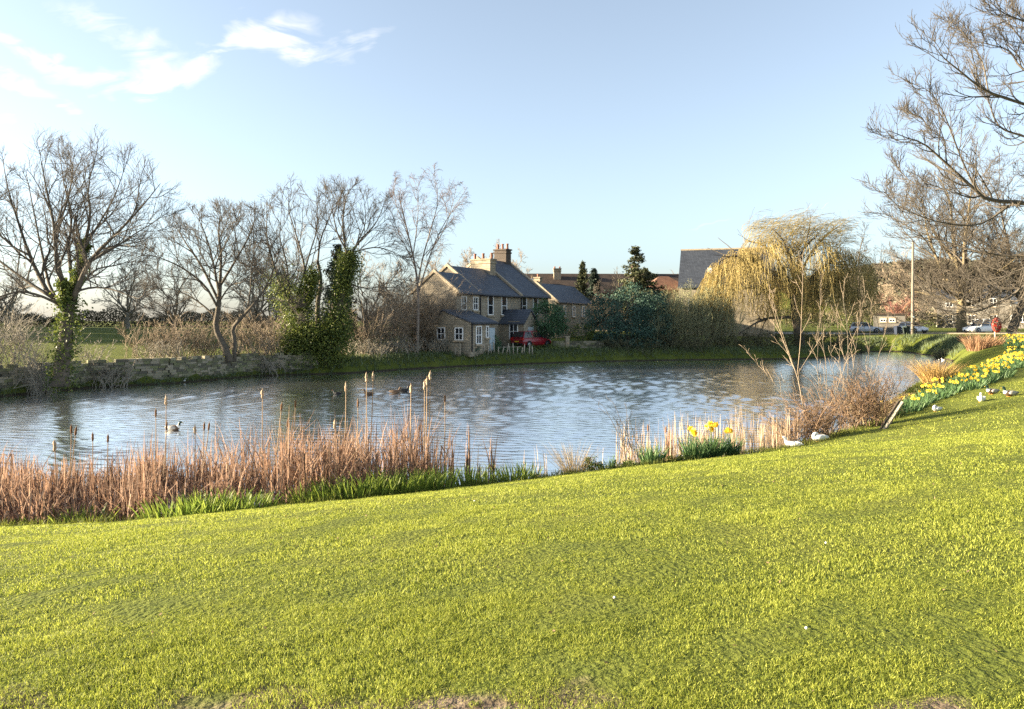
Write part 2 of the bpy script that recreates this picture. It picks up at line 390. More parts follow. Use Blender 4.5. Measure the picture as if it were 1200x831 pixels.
def gpt(u, y, dz=0.0):
    x = (u - 600) / F * y
    return np.array([x, y, gz(x, y) + dz])


def axis(segs):
    out = [segs[0][0]]
    for (a, b, st) in segs:
        n = max(1, round((b - a) / st)); out += list(np.linspace(a, b, n + 1)[1:])
    return np.array(out)


def grid_mesh(xs, ys, zf):
    X, Y = np.meshgrid(xs, ys); Z = zf(X.ravel(), Y.ravel())
    V = np.stack([X.ravel(), Y.ravel(), Z], 1); nx, ny = len(xs), len(ys)
    i = np.arange(ny - 1)[:, None] * nx + np.arange(nx - 1)[None]
    return V, np.stack([i, i + 1, i + nx + 1, i + nx], -1).reshape(-1, 4)


def ground_material():
    m = bpy.data.materials.new('ground_grass'); m.use_nodes = True
    nt = m.node_tree; N = nt.nodes; L = nt.links; b = N['Principled BSDF']; b.inputs['Roughness'].default_value = .95; b.inputs['Specular IOR Level'].default_value = .1
    tc = N.new('ShaderNodeTexCoord'); sp = N.new('ShaderNodeSeparateXYZ'); L.new(tc.outputs['Object'], sp.inputs[0])

    def noise(sc, det=5):
        n = N.new('ShaderNodeTexNoise'); n.inputs['Scale'].default_value = sc; n.inputs['Detail'].default_value = det; L.new(tc.outputs['Object'], n.inputs['Vector']); return n.outputs[0]

    def ramp(f, *st):
        r = N.new('ShaderNodeValToRGB'); els = r.color_ramp.elements
        while len(els) < len(st): els.new(.5)
        for e, (p, c) in zip(els, st): e.position = p; e.color = (*c, 1)
        L.new(f, r.inputs[0]); return r.outputs[0]

    def mixc(f, a, c):
        n = N.new('ShaderNodeMix'); n.data_type = 'RGBA'; L.new(f, n.inputs[0]); L.new(a, n.inputs[6]); L.new(c, n.inputs[7]); return n.outputs[2]

    def math_(op, a, c):
        n = N.new('ShaderNodeMath'); n.operation = op
        for i, x in enumerate((a, c)):
            if isinstance(x, (int, float)): n.inputs[i].default_value = x
            else: L.new(x, n.inputs[i])
        return n.outputs[0]

    def sstep(f, a, c):
        n = N.new('ShaderNodeMapRange'); n.interpolation_type = 'SMOOTHSTEP'; L.new(f, n.inputs[0]); n.inputs[1].default_value = a; n.inputs[2].default_value = c; return n.outputs[0]
    g = ramp(noise(.6), (.3, (.075, .095, .018)), (.5, (.10, .12, .02)), (.72, (.135, .14, .028)))
    g2 = ramp(noise(14, 6), (.35, (.06, .08, .015)), (.65, (.13, .145, .026)))
    n = N.new('ShaderNodeMix'); n.data_type = 'RGBA'; n.inputs[0].default_value = .5; L.new(g, n.inputs[6]); L.new(g2, n.inputs[7]); g = n.outputs[2]
    dirt = ramp(noise(9, 7), (.3, (.085, .062, .042)), (.7, (.20, .155, .11)))
    mud = ramp(noise(5), (.3, (.03, .025, .018)), (.7, (.075, .06, .04)))
    edge = math_('ADD', sp.outputs[1], math_('MULTIPLY', math_('SUBTRACT', noise(2.2), .5), 1.3))
    edge = math_('ADD', edge, math_('MULTIPLY', math_('MAXIMUM', sp.outputs[0], -.4), .16)); f1 = sstep(edge, 3.72, 3.38)
    c = mixc(f1, g, dirt)
    c = mixc(sstep(math_('ADD', sp.outputs[2], math_('MULTIPLY', math_('SUBTRACT', noise(1.5), .5), .12)), .16, .07), c, mud)
    L.new(c, b.inputs['Base Color'])
    bp = N.new('ShaderNodeBump'); bp.inputs['Strength'].default_value = .9; bp.inputs['Distance'].default_value = .05; L.new(noise(22, 7), bp.inputs['Height']); L.new(bp.outputs[0], b.inputs['Normal'])
    return m


def build_ground():
    xs = axis([(-2200, -400, 200), (-400, -120, 20), (-120, -40, 3), (-40, -24, .9), (-24, 24, .5), (24, 52, .7), (52, 130, 3), (130, 500, 18), (500, 2200, 170)])
    ys = axis([(-60, -6, 6), (-6, 2, 1), (2, 30, .45), (30, 95, .75), (95, 130, 2.5), (130, 300, 12), (300, 600, 15), (600, 3000, 200)])
    V, Fa = grid_mesh(xs, ys, terrain)
    rng = np.random.default_rng(3)
    near = (V[:, 1] < 32) & (V[:, 2] > .3)
    V[near, 2] += rng.normal(size=near.sum()) * .008
    o = MB().add(V, Fa).build('ground', ground_material(), smooth=True); o['kind'] = 'structure'


build_ground()


def vnoise(x, y, cell, seed):
    T = np.random.default_rng(seed).uniform(size=(128, 128)); u = np.asarray(x) / cell + 37.3; v = np.asarray(y) / cell + 11.7
    i = np.floor(u).astype(int); j = np.floor(v).astype(int); f = u - i; g = v - j; f = f * f * (3 - 2 * f); g = g * g * (3 - 2 * g)
    a = lambda p, q: T[p % 128, q % 128]
    return (a(i, j) * (1 - f) + a(i + 1, j) * f) * (1 - g) + (a(i, j + 1) * (1 - f) + a(i + 1, j + 1) * f) * g


def build_water():
    m = bpy.data.materials.new('pond_water'); m.use_nodes = True
    nt = m.node_tree; N = nt.nodes; L = nt.links; b = N['Principled BSDF']
    b.inputs['Base Color'].default_value = (.05, .065, .065, 1); b.inputs['Roughness'].default_value = .04; b.inputs['IOR'].default_value = 1.6; b.inputs['Specular IOR Level'].default_value = .5
    tc = N.new('ShaderNodeTexCoord')

    def wave(scale, rot, st, sc, det, dist):
        mp = N.new('ShaderNodeMapping'); mp.inputs['Rotation'].default_value = (0, 0, R_(rot)); mp.inputs['Scale'].default_value = st; L.new(tc.outputs['Object'], mp.inputs[0])
        n = N.new('ShaderNodeTexNoise'); n.inputs['Scale'].default_value = sc; n.inputs['Detail'].default_value = det; n.inputs['Roughness'].default_value = .55; n.inputs['Distortion'].default_value = .6; L.new(mp.outputs[0], n.inputs['Vector'])
        return n.outputs[0]
    a = wave(1, 12, (1, 2.2, 1), 3.2, 4, 1); c = wave(1, -28, (1, 1.8, 1), 1.1, 3, 1); w = wave(1, 20, (1, 1.4, 1), .06, 2, 1)
    amp = N.new('ShaderNodeMapRange'); L.new(w, amp.inputs[0]); amp.inputs[1].default_value = .38; amp.inputs[2].default_value = .62; amp.inputs[3].default_value = .35; amp.inputs[4].default_value = 1.0
    ad = N.new('ShaderNodeMath'); ad.operation = 'MULTIPLY_ADD'; L.new(c, ad.inputs[0]); ad.inputs[1].default_value = 1.1; L.new(a, ad.inputs[2])
    mu = N.new('ShaderNodeMath'); mu.operation = 'MULTIPLY'; L.new(ad.outputs[0], mu.inputs[0]); L.new(amp.outputs[0], mu.inputs[1])
    bp = N.new('ShaderNodeBump'); bp.inputs['Strength'].default_value = 1.0; bp.inputs['Distance'].default_value = .0012; L.new(mu.outputs[0], bp.inputs['Height']); L.new(bp.outputs[0], b.inputs['Normal'])
    # real wavelets: a fine sheet over the pond, its outline grown a little so the bank cuts it
    X, Y = np.meshgrid(np.arange(-30.5, 48, .085), np.concatenate([np.arange(12, 36, .048), np.arange(36, 60, .08), np.arange(60, 90.5, .13)])); sh = X.shape; X = X.ravel(); Y = Y.ravel()
    near = np.zeros(len(X), bool); ring = []
    n = len(POLY)
    for i in range(n):
        t = POLY[(i + 1) % n] - POLY[i - 1]; t /= np.linalg.norm(t); ring.append(POLY[i] + np.array([t[1], -t[0]]) * 1.0)
    near = inside(X, Y, np.array(ring))
    rng = np.random.default_rng(77); Z = np.zeros(len(X)); pm = .55 + .9 * np.clip(vnoise(X, Y, 9, 31) * .6 + vnoise(X, Y, 3.5, 32) * .4 - .2, 0, 1)
    for k in range(26):
        lam = .17 * (3.4 ** rng.uniform(0, 1) ** 1.4); a = R_(58) + rng.normal() * .6; fade = np.clip((lam * 175 - Y) / 12, 0, 1); ph = rng.uniform(0, 6.28)
        ww = .9 * vnoise(X, Y, 2.5 + k * .1, 40 + k)
        Z += fade * ww * lam * .0088 * np.sin((X * math.cos(a) + Y * math.sin(a)) * 6.283 / lam + ph + 3.0 * vnoise(X, Y, 1.1, 70 + k))
    Z *= pm
    idx = np.arange(len(X)).reshape(sh); Fq = np.stack([idx[:-1, :-1], idx[:-1, 1:], idx[1:, 1:], idx[1:, :-1]], -1).reshape(-1, 4)
    Fq = Fq[near[Fq].any(1)]; used = np.unique(Fq); re = np.zeros(len(X), int); re[used] = np.arange(len(used))
    o = MB().add(np.column_stack([X, Y, Z])[used], re[Fq]).build('water', m, None, True); o['kind'] = 'structure'
    gl = N.new('ShaderNodeBsdfGlossy'); gl.inputs['Color'].default_value = (.97, .98, .98, 1); gl.inputs['Roughness'].default_value = .17; L.new(bp.outputs[0], gl.inputs['Normal'])
    mxs = N.new('ShaderNodeMixShader'); mxs.inputs[0].default_value = .92; L.new(b.outputs[0], mxs.inputs[1]); L.new(gl.outputs[0], mxs.inputs[2]); L.new(mxs.outputs[0], N['Material Output'].inputs[0])


build_water()


def build_road():
    ctr = np.array([(-60, 128), (0, 116), (26, 111), (42, 104.5), (56, 98.5), (75, 90), (110, 77), (170, 60)], float)
    t = np.linspace(0, len(ctr) - 1, 90); i = np.clip(t.astype(int), 0, len(ctr) - 2); f = (t - i)[:, None]
    P = ctr[i] * (1 - f) + ctr[i + 1] * f
    for _ in range(6): P[1:-1] = (P[:-2] + 2 * P[1:-1] + P[2:]) / 4
    T = np.gradient(P, axis=0); T /= np.linalg.norm(T, axis=1, keepdims=True); Nn = np.stack([-T[:, 1], T[:, 0]], 1)
    offs = np.linspace(-2.9, 2.9, 5)
    V = np.vstack([np.column_stack([P + Nn * o, terrain(*(P + Nn * o).T) + .06]) for o in offs])
    n = len(P); Fa = [(a * n + k, a * n + k + 1, (a + 1) * n + k + 1, (a + 1) * n + k) for a in range(4) for k in range(n - 1)]
    o = MB().add(V, np.array(Fa)[:, ::-1]).build('road', M_['asphalt'], smooth=True); o['kind'] = 'structure'
    for sgn in (-1, 1):                      # kerbs
        b = MB(); A = P + Nn * sgn * 2.93; B = P + Nn * sgn * 3.1
        za = terrain(*A.T); zb = terrain(*B.T)
        V = np.vstack([np.column_stack([A, za - .1]), np.column_stack([A, za + .15]), np.column_stack([B, zb + .15]), np.column_stack([B, zb - .1])])
        Fa = [(a * n + k, a * n + k + 1, (a + 1) * n + k + 1, (a + 1) * n + k) for a in range(3) for k in range(n - 1)]
        k = b.add(V, Fa).build('kerb', M_['stone_trim']); k['kind'] = 'structure'


build_road()


# ------------------------------------------------------------------ grass
def build_lawn():
    rng = np.random.default_rng(11)
    V = []; zones = [(2.9, 5.2, 270000, .0029, .0175), (5.2, 9.5, 300000, .0042, .0195), (9.5, 17, 250000, .0068, .023), (17, 34, 120000, .013, .025)]
    mb = MB()
    for (y0, y1, n, w, h) in zones:
        y = np.sqrt(rng.uniform(y0 ** 2, y1 ** 2, n)); x = y * rng.uniform(-.84, .84, n)
        z, s = terrain(x, y, True)
        cl = .30 * vnoise(x, y, .9, 1) + .40 * vnoise(x, y, .22, 2) + .30 * vnoise(x, y, .075, 3)
        cl = np.clip((cl - .28) / .44, 0, 1)
        keep = (s > .25) & (rng.uniform(size=n) < np.clip((y - 3.24 + (vnoise(x, y, .35, 9) - .5) * .5 + (cl - .5) * .4 + .16 * np.maximum(x, -.4)) / .22, 0, 1) * (.34 + .66 * cl))
        x, y, z, cl = x[keep], y[keep], z[keep], cl[keep]; n = len(x)
        hh = h * rng.uniform(.5, 1.35, n) * (.5 + .8 * cl)
        a = rng.uniform(0, 2 * math.pi, n); le = rng.uniform(.2, 1.7, n) * hh
        dx, dy = np.cos(a) * le, np.sin(a) * le
        fa = rng.uniform(0, math.pi, n); sx, sy = np.cos(fa) * w / 2, np.sin(fa) * w / 2
        b = np.stack([x, y, z - .006], 1); mid = np.stack([x + dx * .35, y + dy * .35, z + hh * .6], 1); tip = np.stack([x + dx, y + dy, z + hh], 1)
        sv = np.stack([sx, sy, np.zeros(n)], 1)
        W = np.stack([b - sv, b + sv, mid + sv * .8, mid - sv * .8, tip], 1).reshape(-1, 3)
        k = np.arange(n)[:, None] * 5
        n0 = mb.n
        mb.add(W, k + np.array([[0, 1, 2, 3]])); mb.Fc.append((k + np.array([[3, 2, 4]]) + n0, 0))
    m = mat('lawn_blade', (.455, .475, .088), (.095, .13, .024), .55, .55, trans=.45, island=.6, c3=(.255, .295, .032), spec=.25)
    o = mb.build('lawn_grass', m); tag(o, 'short bright yellow green lawn grass sloping down to the pond', 'grass', kind='stuff')


build_lawn()


def strips(mb, base, h, w, rng, lean=.15, bend=.2, nseg=4, taper=True, leanvec=None, m=0):
    """vertical leaf strips from base points"""
    B = len(base); h = np.broadcast_to(h, (B,)); w = np.broadcast_to(w, (B,))
    a = rng.uniform(0, 2 * math.pi, B); L = np.abs(rng.normal(size=B)) * lean; K = rng.normal(size=B) * bend
    d = np.stack([np.cos(a), np.sin(a), np.zeros(B)], 1)
    if leanvec is not None: d = d * .6 + np.asarray(leanvec)
    t = np.linspace(0, 1, nseg)
    P = base[:, None, :] + d[:, None, :] * (h[:, None, None] * (L[:, None, None] * t[None, :, None] + K[:, None, None] * (t ** 2)[None, :, None]))
    P[:, :, 2] += h[:, None] * t[None] * (1 - .35 * np.abs(K[:, None]) * t[None])
    fa = rng.uniform(0, math.pi, B); S = np.stack([np.cos(fa), np.sin(fa), np.zeros(B)], 1)
    W = w[:, None] * (1 - t[None] ** 2 * .9 if taper else np.ones_like(t)[None])
    mb.ribbons(P, W, S, m)


def shore_samples(P0, n, s0, s1, rng):
    """random points at distance s0..s1 on the land (+) or water (-) side of a stretch of shore"""
    P = np.array(P0, float); d = np.linalg.norm(np.diff(P, axis=0), axis=1); c = np.r_[0, np.cumsum(d)]
    u = rng.uniform(0, c[-1], n); i = np.clip(np.searchsorted(c, u) - 1, 0, len(d) - 1); f = ((u - c[i]) / d[i])[:, None]
    T = (P[i + 1] - P[i]) / d[i][:, None]; Nn = np.stack([T[:, 1], -T[:, 0]], 1)
    q = P[i] * (1 - f) + P[i + 1] * f + Nn * rng.uniform(s0, s1, n)[:, None]
    return np.column_stack([q, terrain(*q.T)])


def build_bank_grass():
    rng = np.random.default_rng(5); mb = MB()
    b = shore_samples(SH_FAR[1:] + SH_LEFT[:1], 9000, -.15, 1.6, rng); strips(mb, b, rng.uniform(.15, .45, len(b)), .045, rng, .3, .5)
    b = shore_samples(SH_LEFT, 2200, -.1, .5, rng); strips(mb, b, rng.uniform(.12, .35, len(b)), .03, rng, .3, .5)
    b = shore_samples(SH_RIGHT[2:] + SH_FAR[:1], 3500, -.1, 3.0, rng); strips(mb, b, rng.uniform(.2, .5, len(b)), .06, rng, .3, .5)
    tag(mb.build('bank_grass', M_['bankgrass']), 'rough dark grass hanging over the far bank of the pond', 'grass', kind='stuff')
    mb = MB(); b = shore_samples(SH_NEAR[2:12], 9000, -.1, .75, rng)
    strips(mb, b, rng.uniform(.05, .17, len(b)), .013, rng, .4, .6, 3)
    b = shore_samples(SH_NEAR[11:], 3000, -.1, .9, rng); strips(mb, b, rng.uniform(.08, .25, len(b)), .03, rng, .4, .6, 3)
    tag(mb.build('fringe_grass', M_['fringe']), 'longer lime green grass fringing the near water edge', 'grass', kind='stuff')


build_bank_grass()


# ------------------------------------------------------------------ trees
def resample(P, n):
    P = np.asarray(P, float); m = len(P); t = np.linspace(0, m - 1, n)
    Q = np.vstack([2 * P[0] - P[1], P, 2 * P[-1] - P[-2]]); i = np.clip(t.astype(int), 0, m - 2); f = (t - i)[:, None]
    a, b, c, d = Q[i], Q[i + 1], Q[i + 2], Q[i + 3]
    return .5 * ((2 * b) + (-a + c) * f + (2 * a - 5 * b + 4 * c - d) * f ** 2 + (-a + 3 * b - 3 * c + d) * f ** 3)


def branch(P, Rr, m, rng, n=6, t0=.25, ang=(25, 60), lf=.5, lr=(.6, 1.25), lmin=.1, lmax=99, wig=.16, up=.06, rf=.55, rtip=.35, rmin=.004, env=None, tend=1.0):
    B, N, _ = P.shape
    t = (np.arange(m)[None] + rng.uniform(0, 1, (B, m))) / m * (tend - t0) + t0
    L = np.linalg.norm(np.diff(P, axis=1), axis=2).sum(1)
    x = t * (N - 1); i = np.clip(x.astype(int), 0, N - 2); f = (x - i)
    bi = np.arange(B)[:, None]
    S = P[bi, i] * (1 - f)[..., None] + P[bi, i + 1] * f[..., None]
    T = P[bi, i + 1] - P[bi, i]; T /= np.linalg.norm(T, axis=2, keepdims=True) + 1e-9
    rp = Rr[bi, i] * (1 - f) + Rr[bi, i + 1] * f
    S = S.reshape(-1, 3); T = T.reshape(-1, 3); rp = rp.ravel(); t = t.ravel(); C = len(S)
    q = rng.normal(size=(C, 3)); q -= (q * T).sum(1, keepdims=True) * T; q /= np.linalg.norm(q, axis=1, keepdims=True) + 1e-9
    a = np.radians(rng.uniform(*ang, C)) * (1.15 - .45 * t)
    d = T * np.cos(a)[:, None] + q * np.sin(a)[:, None]
    ln = np.clip(np.repeat(L, m) * lf * (1.25 - .75 * t) * rng.uniform(*lr, C), lmin, lmax)
    if env is not None:
        c, r = env; e = np.linalg.norm((S + d * ln[:, None] - c) / r, axis=1); s0 = np.linalg.norm((S - c) / r, axis=1)
        k = np.where(e > 1.12, np.clip((1.12 - s0) / (e - s0 + 1e-6), .5, 1), 1); ln = ln * k
    out = np.empty((C, n, 3)); out[:, 0] = S; p = S.copy()
    for j in range(1, n):
        d = d + wig * rng.normal(size=(C, 3)); d[:, 2] += up; d /= np.linalg.norm(d, axis=1, keepdims=True)
        p = p + d * (ln / (n - 1))[:, None]; out[:, j] = p
    r0 = np.maximum(rp * rf, rmin); rt = np.maximum(r0 * rtip, rmin * .8)
    RR = r0[:, None] + (rt - r0)[:, None] * np.linspace(0, 1, n)[None]
    return out, RR


def limbset(limbs, y, rng, n=11, dspread=0.0):
    """limbs drawn on the photo at depth y; each drifts off towards or away from the viewer by its own amount"""
    P = []; Rr = []
    for L in limbs:
        pts, r0, r1 = L[:3]; dd = L[3] if len(L) > 3 else rng.uniform(-1, 1) * dspread
        k = len(pts); Q = resample([at(u, v, y + dd * i / (k - 1)) for i, (u, v) in enumerate(pts)], n)
        P.append(Q); Rr.append(np.linspace(r0, r1, n))
    return np.array(P), np.array(Rr)


def tree_obj(name, label, base, trunk, levels, mats=('bark', 'twig'), group=None, cat='tree'):
    t = thing(name, label, cat, base, 0, group)
    mb = MB()
    for (P, Rr, k) in trunk: mb.tubes(P, Rr, k, 0, True)
    mb.build('trunk', M_[mats[0]], t, True, base)
    mb = MB()
    for (P, Rr, k) in levels: mb.tubes(P, Rr, k)
    mb.build('crown', M_[mats[1]], t, True, base)
    return t


def leafy(limbs, n, rad, rng, spread=1.0):
    """points in a sleeve round limb polylines"""
    k = len(limbs); i = rng.integers(0, k, n); P = np.array(limbs)
    x = rng.uniform(0, P.shape[1] - 1.001, n); j = x.astype(int); f = (x - j)[:, None]
    c = P[i, j] * (1 - f) + P[i, j + 1] * f
    d = rng.normal(size=(n, 3)); d /= np.linalg.norm(d, axis=1, keepdims=True)
    r = np.asarray(rad)[i] if np.ndim(rad) else rad
    lump = .8 + .5 * np.sin(x * 2.3 + i * 1.7) * np.sin(np.arctan2(d[:, 1], d[:, 0]) * 2 + i + x) + .25 * np.sin(x * 5.7 + i)
    return c + d * (r * lump * rng.uniform(.35, 1.1, n) ** .6)[:, None]


def big_left_tree():
    rng = np.random.default_rng(21); y = 36.4; base = gpt(72, y, -.15)
    tr = [at(70, 452, y), at(73, 425, y), at(77, 398, y), at(79, 372, y), at(82, 352, y)]
    T = resample(tr, 12)[None]; TR = np.linspace(.38, .25, 12)[None]; TR[0, 0] = .5
    L = [([(80, 368), (58, 345), (45, 322), (33, 295), (22, 262), (10, 225), (4, 192)], .2, .022, 2.5), ([(80, 362), (73, 330), (66, 300), (63, 262), (55, 225), (48, 188)], .2, .022, -2),
         ([(82, 356), (90, 330), (96, 306), (100, 283), (106, 252), (103, 220), (112, 186)], .23, .022, 1), ([(84, 355), (97, 322), (110, 300), (128, 282), (148, 262), (168, 240), (188, 215)], .2, .02, -1.5),
         ([(92, 322), (103, 308), (118, 300), (138, 288), (155, 276), (178, 262), (198, 248)], .11, .018, 2.5), ([(88, 342), (108, 337), (130, 339), (150, 346), (168, 352)], .09, .016, -2),
         ([(72, 358), (45, 346), (20, 342), (-10, 350), (-42, 344)], .11, .02, -2.5), ([(62, 349), (35, 332), (5, 310), (-30, 283), (-55, 250)], .14, .02, 1.5),
         ([(99, 290), (116, 262), (134, 230), (148, 192)], .10, .016, 3), ([(64, 275), (78, 238), (85, 202), (80, 176)], .10, .016, 3), ([(36, 300), (10, 285), (-20, 250), (-35, 215)], .09, .016, 0),
         ([(82, 354), (84, 325), (80, 290), (84, 255), (75, 215), (70, 180)], .17, .02, 5), ([(84, 352), (100, 328), (115, 315), (140, 310), (165, 300)], .12, .018, 4), ([(78, 360), (60, 340), (50, 300), (40, 250), (30, 200)], .15, .02, 5)]
    P1, R1 = limbset(L, y, rng)
    env = (at(72, 285, y), np.array([6.0, 6.5, 5.4]))
    R1 = R1 * .68
    P2, R2 = branch(P1, R1, 10, rng, 8, .18, (25, 60), .42, wig=.12, up=.07, rf=.6, env=env, lmax=3.2, rmin=.017)
    P3, R3 = branch(P2, R2, 6, rng, 6, .15, (25, 55), .55, wig=.12, up=.07, rmin=.011, env=env, lmin=.6, rf=.6)
    P4, R4 = branch(P3, R3, 4, rng, 5, .15, (20, 50), .62, wig=.12, up=.06, rmin=.0065, env=env, lmin=.5, rf=.6)
    P5, R5 = branch(P4, R4, 2, rng, 4, .2, (20, 45), .7, wig=.12, up=.05, rmin=.0045, env=env, lmin=.4, rf=.7)
    t = tree_obj('bare_tree', 'tall spreading bare tree with ivy on its trunk at far left', base, [(T, TR, 10), (P1, R1, 7)], [(P2, R2, 5), (P3, R3, 4), (P4, R4, 3), (P5, R5, 3)])
    mb = MB(); limbs = [T[0], resample(P1[2][:6], 12), resample(P1[1][:3], 12)]
    mb.leaves(leafy(limbs, 9000, np.array([.7, .32, .3]), rng), rng.uniform(.08, .16, 9000), rng, .8); mb.build('ivy', M_['ivy'], t, False, base)


big_left_tree()


def twin_tree():
    rng = np.random.default_rng(22); y = 47.0; base = gpt(268, y, -.1)
    A = resample([at(270, 424, y), at(262, 404, y), at(253, 384, y), at(256, 360, y), at(258, 330, y)], 10)
    B = resample([at(274, 424, y + .6), at(275, 400, y + .6), at(273, 385, y + .6), at(285, 370, y), at(300, 354, y - .5)], 10)
    T = np.array([A, B]); TR = np.array([np.linspace(.24, .13, 10), np.linspace(.17, .09, 10)])
    L = [([(258, 330), (259, 300), (256, 270), (262, 248)], .13, .02, 1), ([(256, 362), (240, 335), (215, 315), (192, 304), (172, 298)], .12, .018, -2), ([(255, 350), (236, 312), (216, 282), (202, 258)], .12, .018, 2),
         ([(258, 335), (278, 302), (294, 272), (300, 250)], .12, .018, -1), ([(257, 345), (248, 300), (238, 268), (228, 250)], .11, .018, 3), ([(254, 372), (230, 352), (205, 340), (180, 338)], .09, .016, 1),
         ([(298, 356), (312, 335), (322, 310), (318, 285)], .09, .016, 1), ([(290, 366), (294, 335), (296, 305), (306, 280)], .09, .016, 2), ([(300, 354), (322, 350), (340, 358), (352, 372)], .07, .014, -1),
         ([(256, 355), (270, 335), (285, 330), (302, 312)], .08, .015, -2), ([(257, 340), (252, 315), (265, 285), (280, 255)], .1, .016, -3)]
    P1, R1 = limbset(L, y, rng)
    env = (at(248, 315, y), np.array([5.0, 5, 4.0]))
    R1 = R1 * .75
    P2, R2 = branch(P1, R1, 9, rng, 7, .12, (25, 65), .48, wig=.15, up=.05, env=env, lmax=2.8, rmin=.019)
    P3, R3 = branch(P2, R2, 6, rng, 5, .15, (25, 60), .58, wig=.15, up=.04, rmin=.013, env=env, lmin=.6)
    P4, R4 = branch(P3, R3, 4, rng, 5, .15, (20, 50), .62, wig=.14, rmin=.0078, env=env, lmin=.5, rf=.6)
    P5, R5 = branch(P4, R4, 2, rng, 4, .2, (20, 45), .7, rmin=.0058, env=env, lmin=.4, rf=.7)
    tree_obj('bare_tree', 'bare tree with two leaning trunks rising behind the stone bank wall', base, [(T, TR, 8), (P1, R1, 6)], [(P2, R2, 5), (P3, R3, 4), (P4, R4, 3), (P5, R5, 3)])


twin_tree()


def ivy_tree():
    rng = np.random.default_rng(23); y = 51.5; base = gpt(372, y, -.1)
    T = np.array([resample([at(368, 440, y), at(364, 402, y), at(350, 372, y), at(336, 346, y), at(326, 328, y)], 12), resample([at(378, 440, y), at(388, 398, y), at(398, 360, y), at(405, 325, y), at(411, 298, y)], 12), resample([at(372, 440, y + .5), at(374, 400, y + 1), at(372, 360, y + 1.5), at(376, 330, y + 2), at(372, 305, y + 2)], 12)])
    TR = np.array([np.linspace(.34, .13, 12), np.linspace(.32, .13, 12), np.linspace(.26, .1, 12)])
    L = [([(326, 328), (318, 300), (312, 270), (316, 240)], .12, .018, 1), ([(350, 372), (358, 325), (350, 285), (338, 245), (342, 226)], .13, .018, 2), ([(340, 352), (336, 310), (328, 278), (330, 248)], .1, .016, -2),
         ([(411, 298), (422, 282), (440, 262), (452, 236)], .12, .016, 1), ([(408, 310), (402, 268), (404, 240), (410, 220)], .12, .016, -1), ([(405, 325), (416, 290), (428, 262), (426, 228)], .1, .016, 2),
         ([(404, 332), (432, 338), (455, 332), (474, 326)], .08, .014, -1), ([(372, 310), (376, 280), (388, 250), (392, 232)], .1, .016, 2), ([(410, 300), (396, 275), (390, 250), (384, 232)], .09, .015, -2),
         ([(330, 335), (308, 322), (298, 312), (290, 300)], .08, .014, 0), ([(345, 360), (362, 300), (372, 265), (368, 240)], .1, .015, 1), ([(412, 296), (440, 290), (462, 296), (478, 305)], .07, .014, 0)]
    P1, R1 = limbset(L, y, rng)
    env = (at(385, 300, y), np.array([6.0, 5.5, 5.0]))
    R1 = R1 * .75
    P2, R2 = branch(P1, R1, 8, rng, 7, .12, (25, 60), .48, wig=.15, up=.07, env=env, lmax=2.8, rmin=.019)
    P3, R3 = branch(P2, R2, 6, rng, 5, .15, (25, 60), .58, wig=.15, up=.06, rmin=.013, env=env, lmin=.6)
    P4, R4 = branch(P3, R3, 4, rng, 5, .15, (20, 50), .62, rmin=.0078, env=env, lmin=.5, rf=.6)
    P5, R5 = branch(P4, R4, 1, rng, 4, .2, (20, 45), .7, rmin=.0058, env=env, lmin=.4, rf=.7)
    t = tree_obj('ivy_tree', 'forked bare tree with both stems thickly clad in ivy', base, [(T, TR, 8), (P1, R1, 6)], [(P2, R2, 5), (P3, R3, 4), (P4, R4, 3), (P5, R5, 3)])
    mb = MB()
    sl = [T[0], T[1], resample([at(372, 436, y), at(371, 410, y), at(371, 380, y)], 12), resample([at(352, 432, y - .5), at(350, 405, y - .4), at(346, 382, y)], 12), resample([at(336, 432, y), at(340, 415, y), at(346, 395, y)], 12), resample([at(350, 372, y), at(360, 345, y), at(368, 320, y)], 12), resample([at(392, 425, y), at(395, 395, y), at(398, 370, y)], 12), resample(T[1][7:], 12)]
    rad = np.array([1.4, 1.05, 1.75, 1.5, 1.15, .8, 1.25, .7])
    p = leafy(sl, 60000, rad, rng); p = p[p[:, 2] > .5]
    mb.leaves(p, rng.uniform(.07, .15, len(p)), rng, .8); mb.build('ivy', M_['ivy'], t, False, base)


ivy_tree()


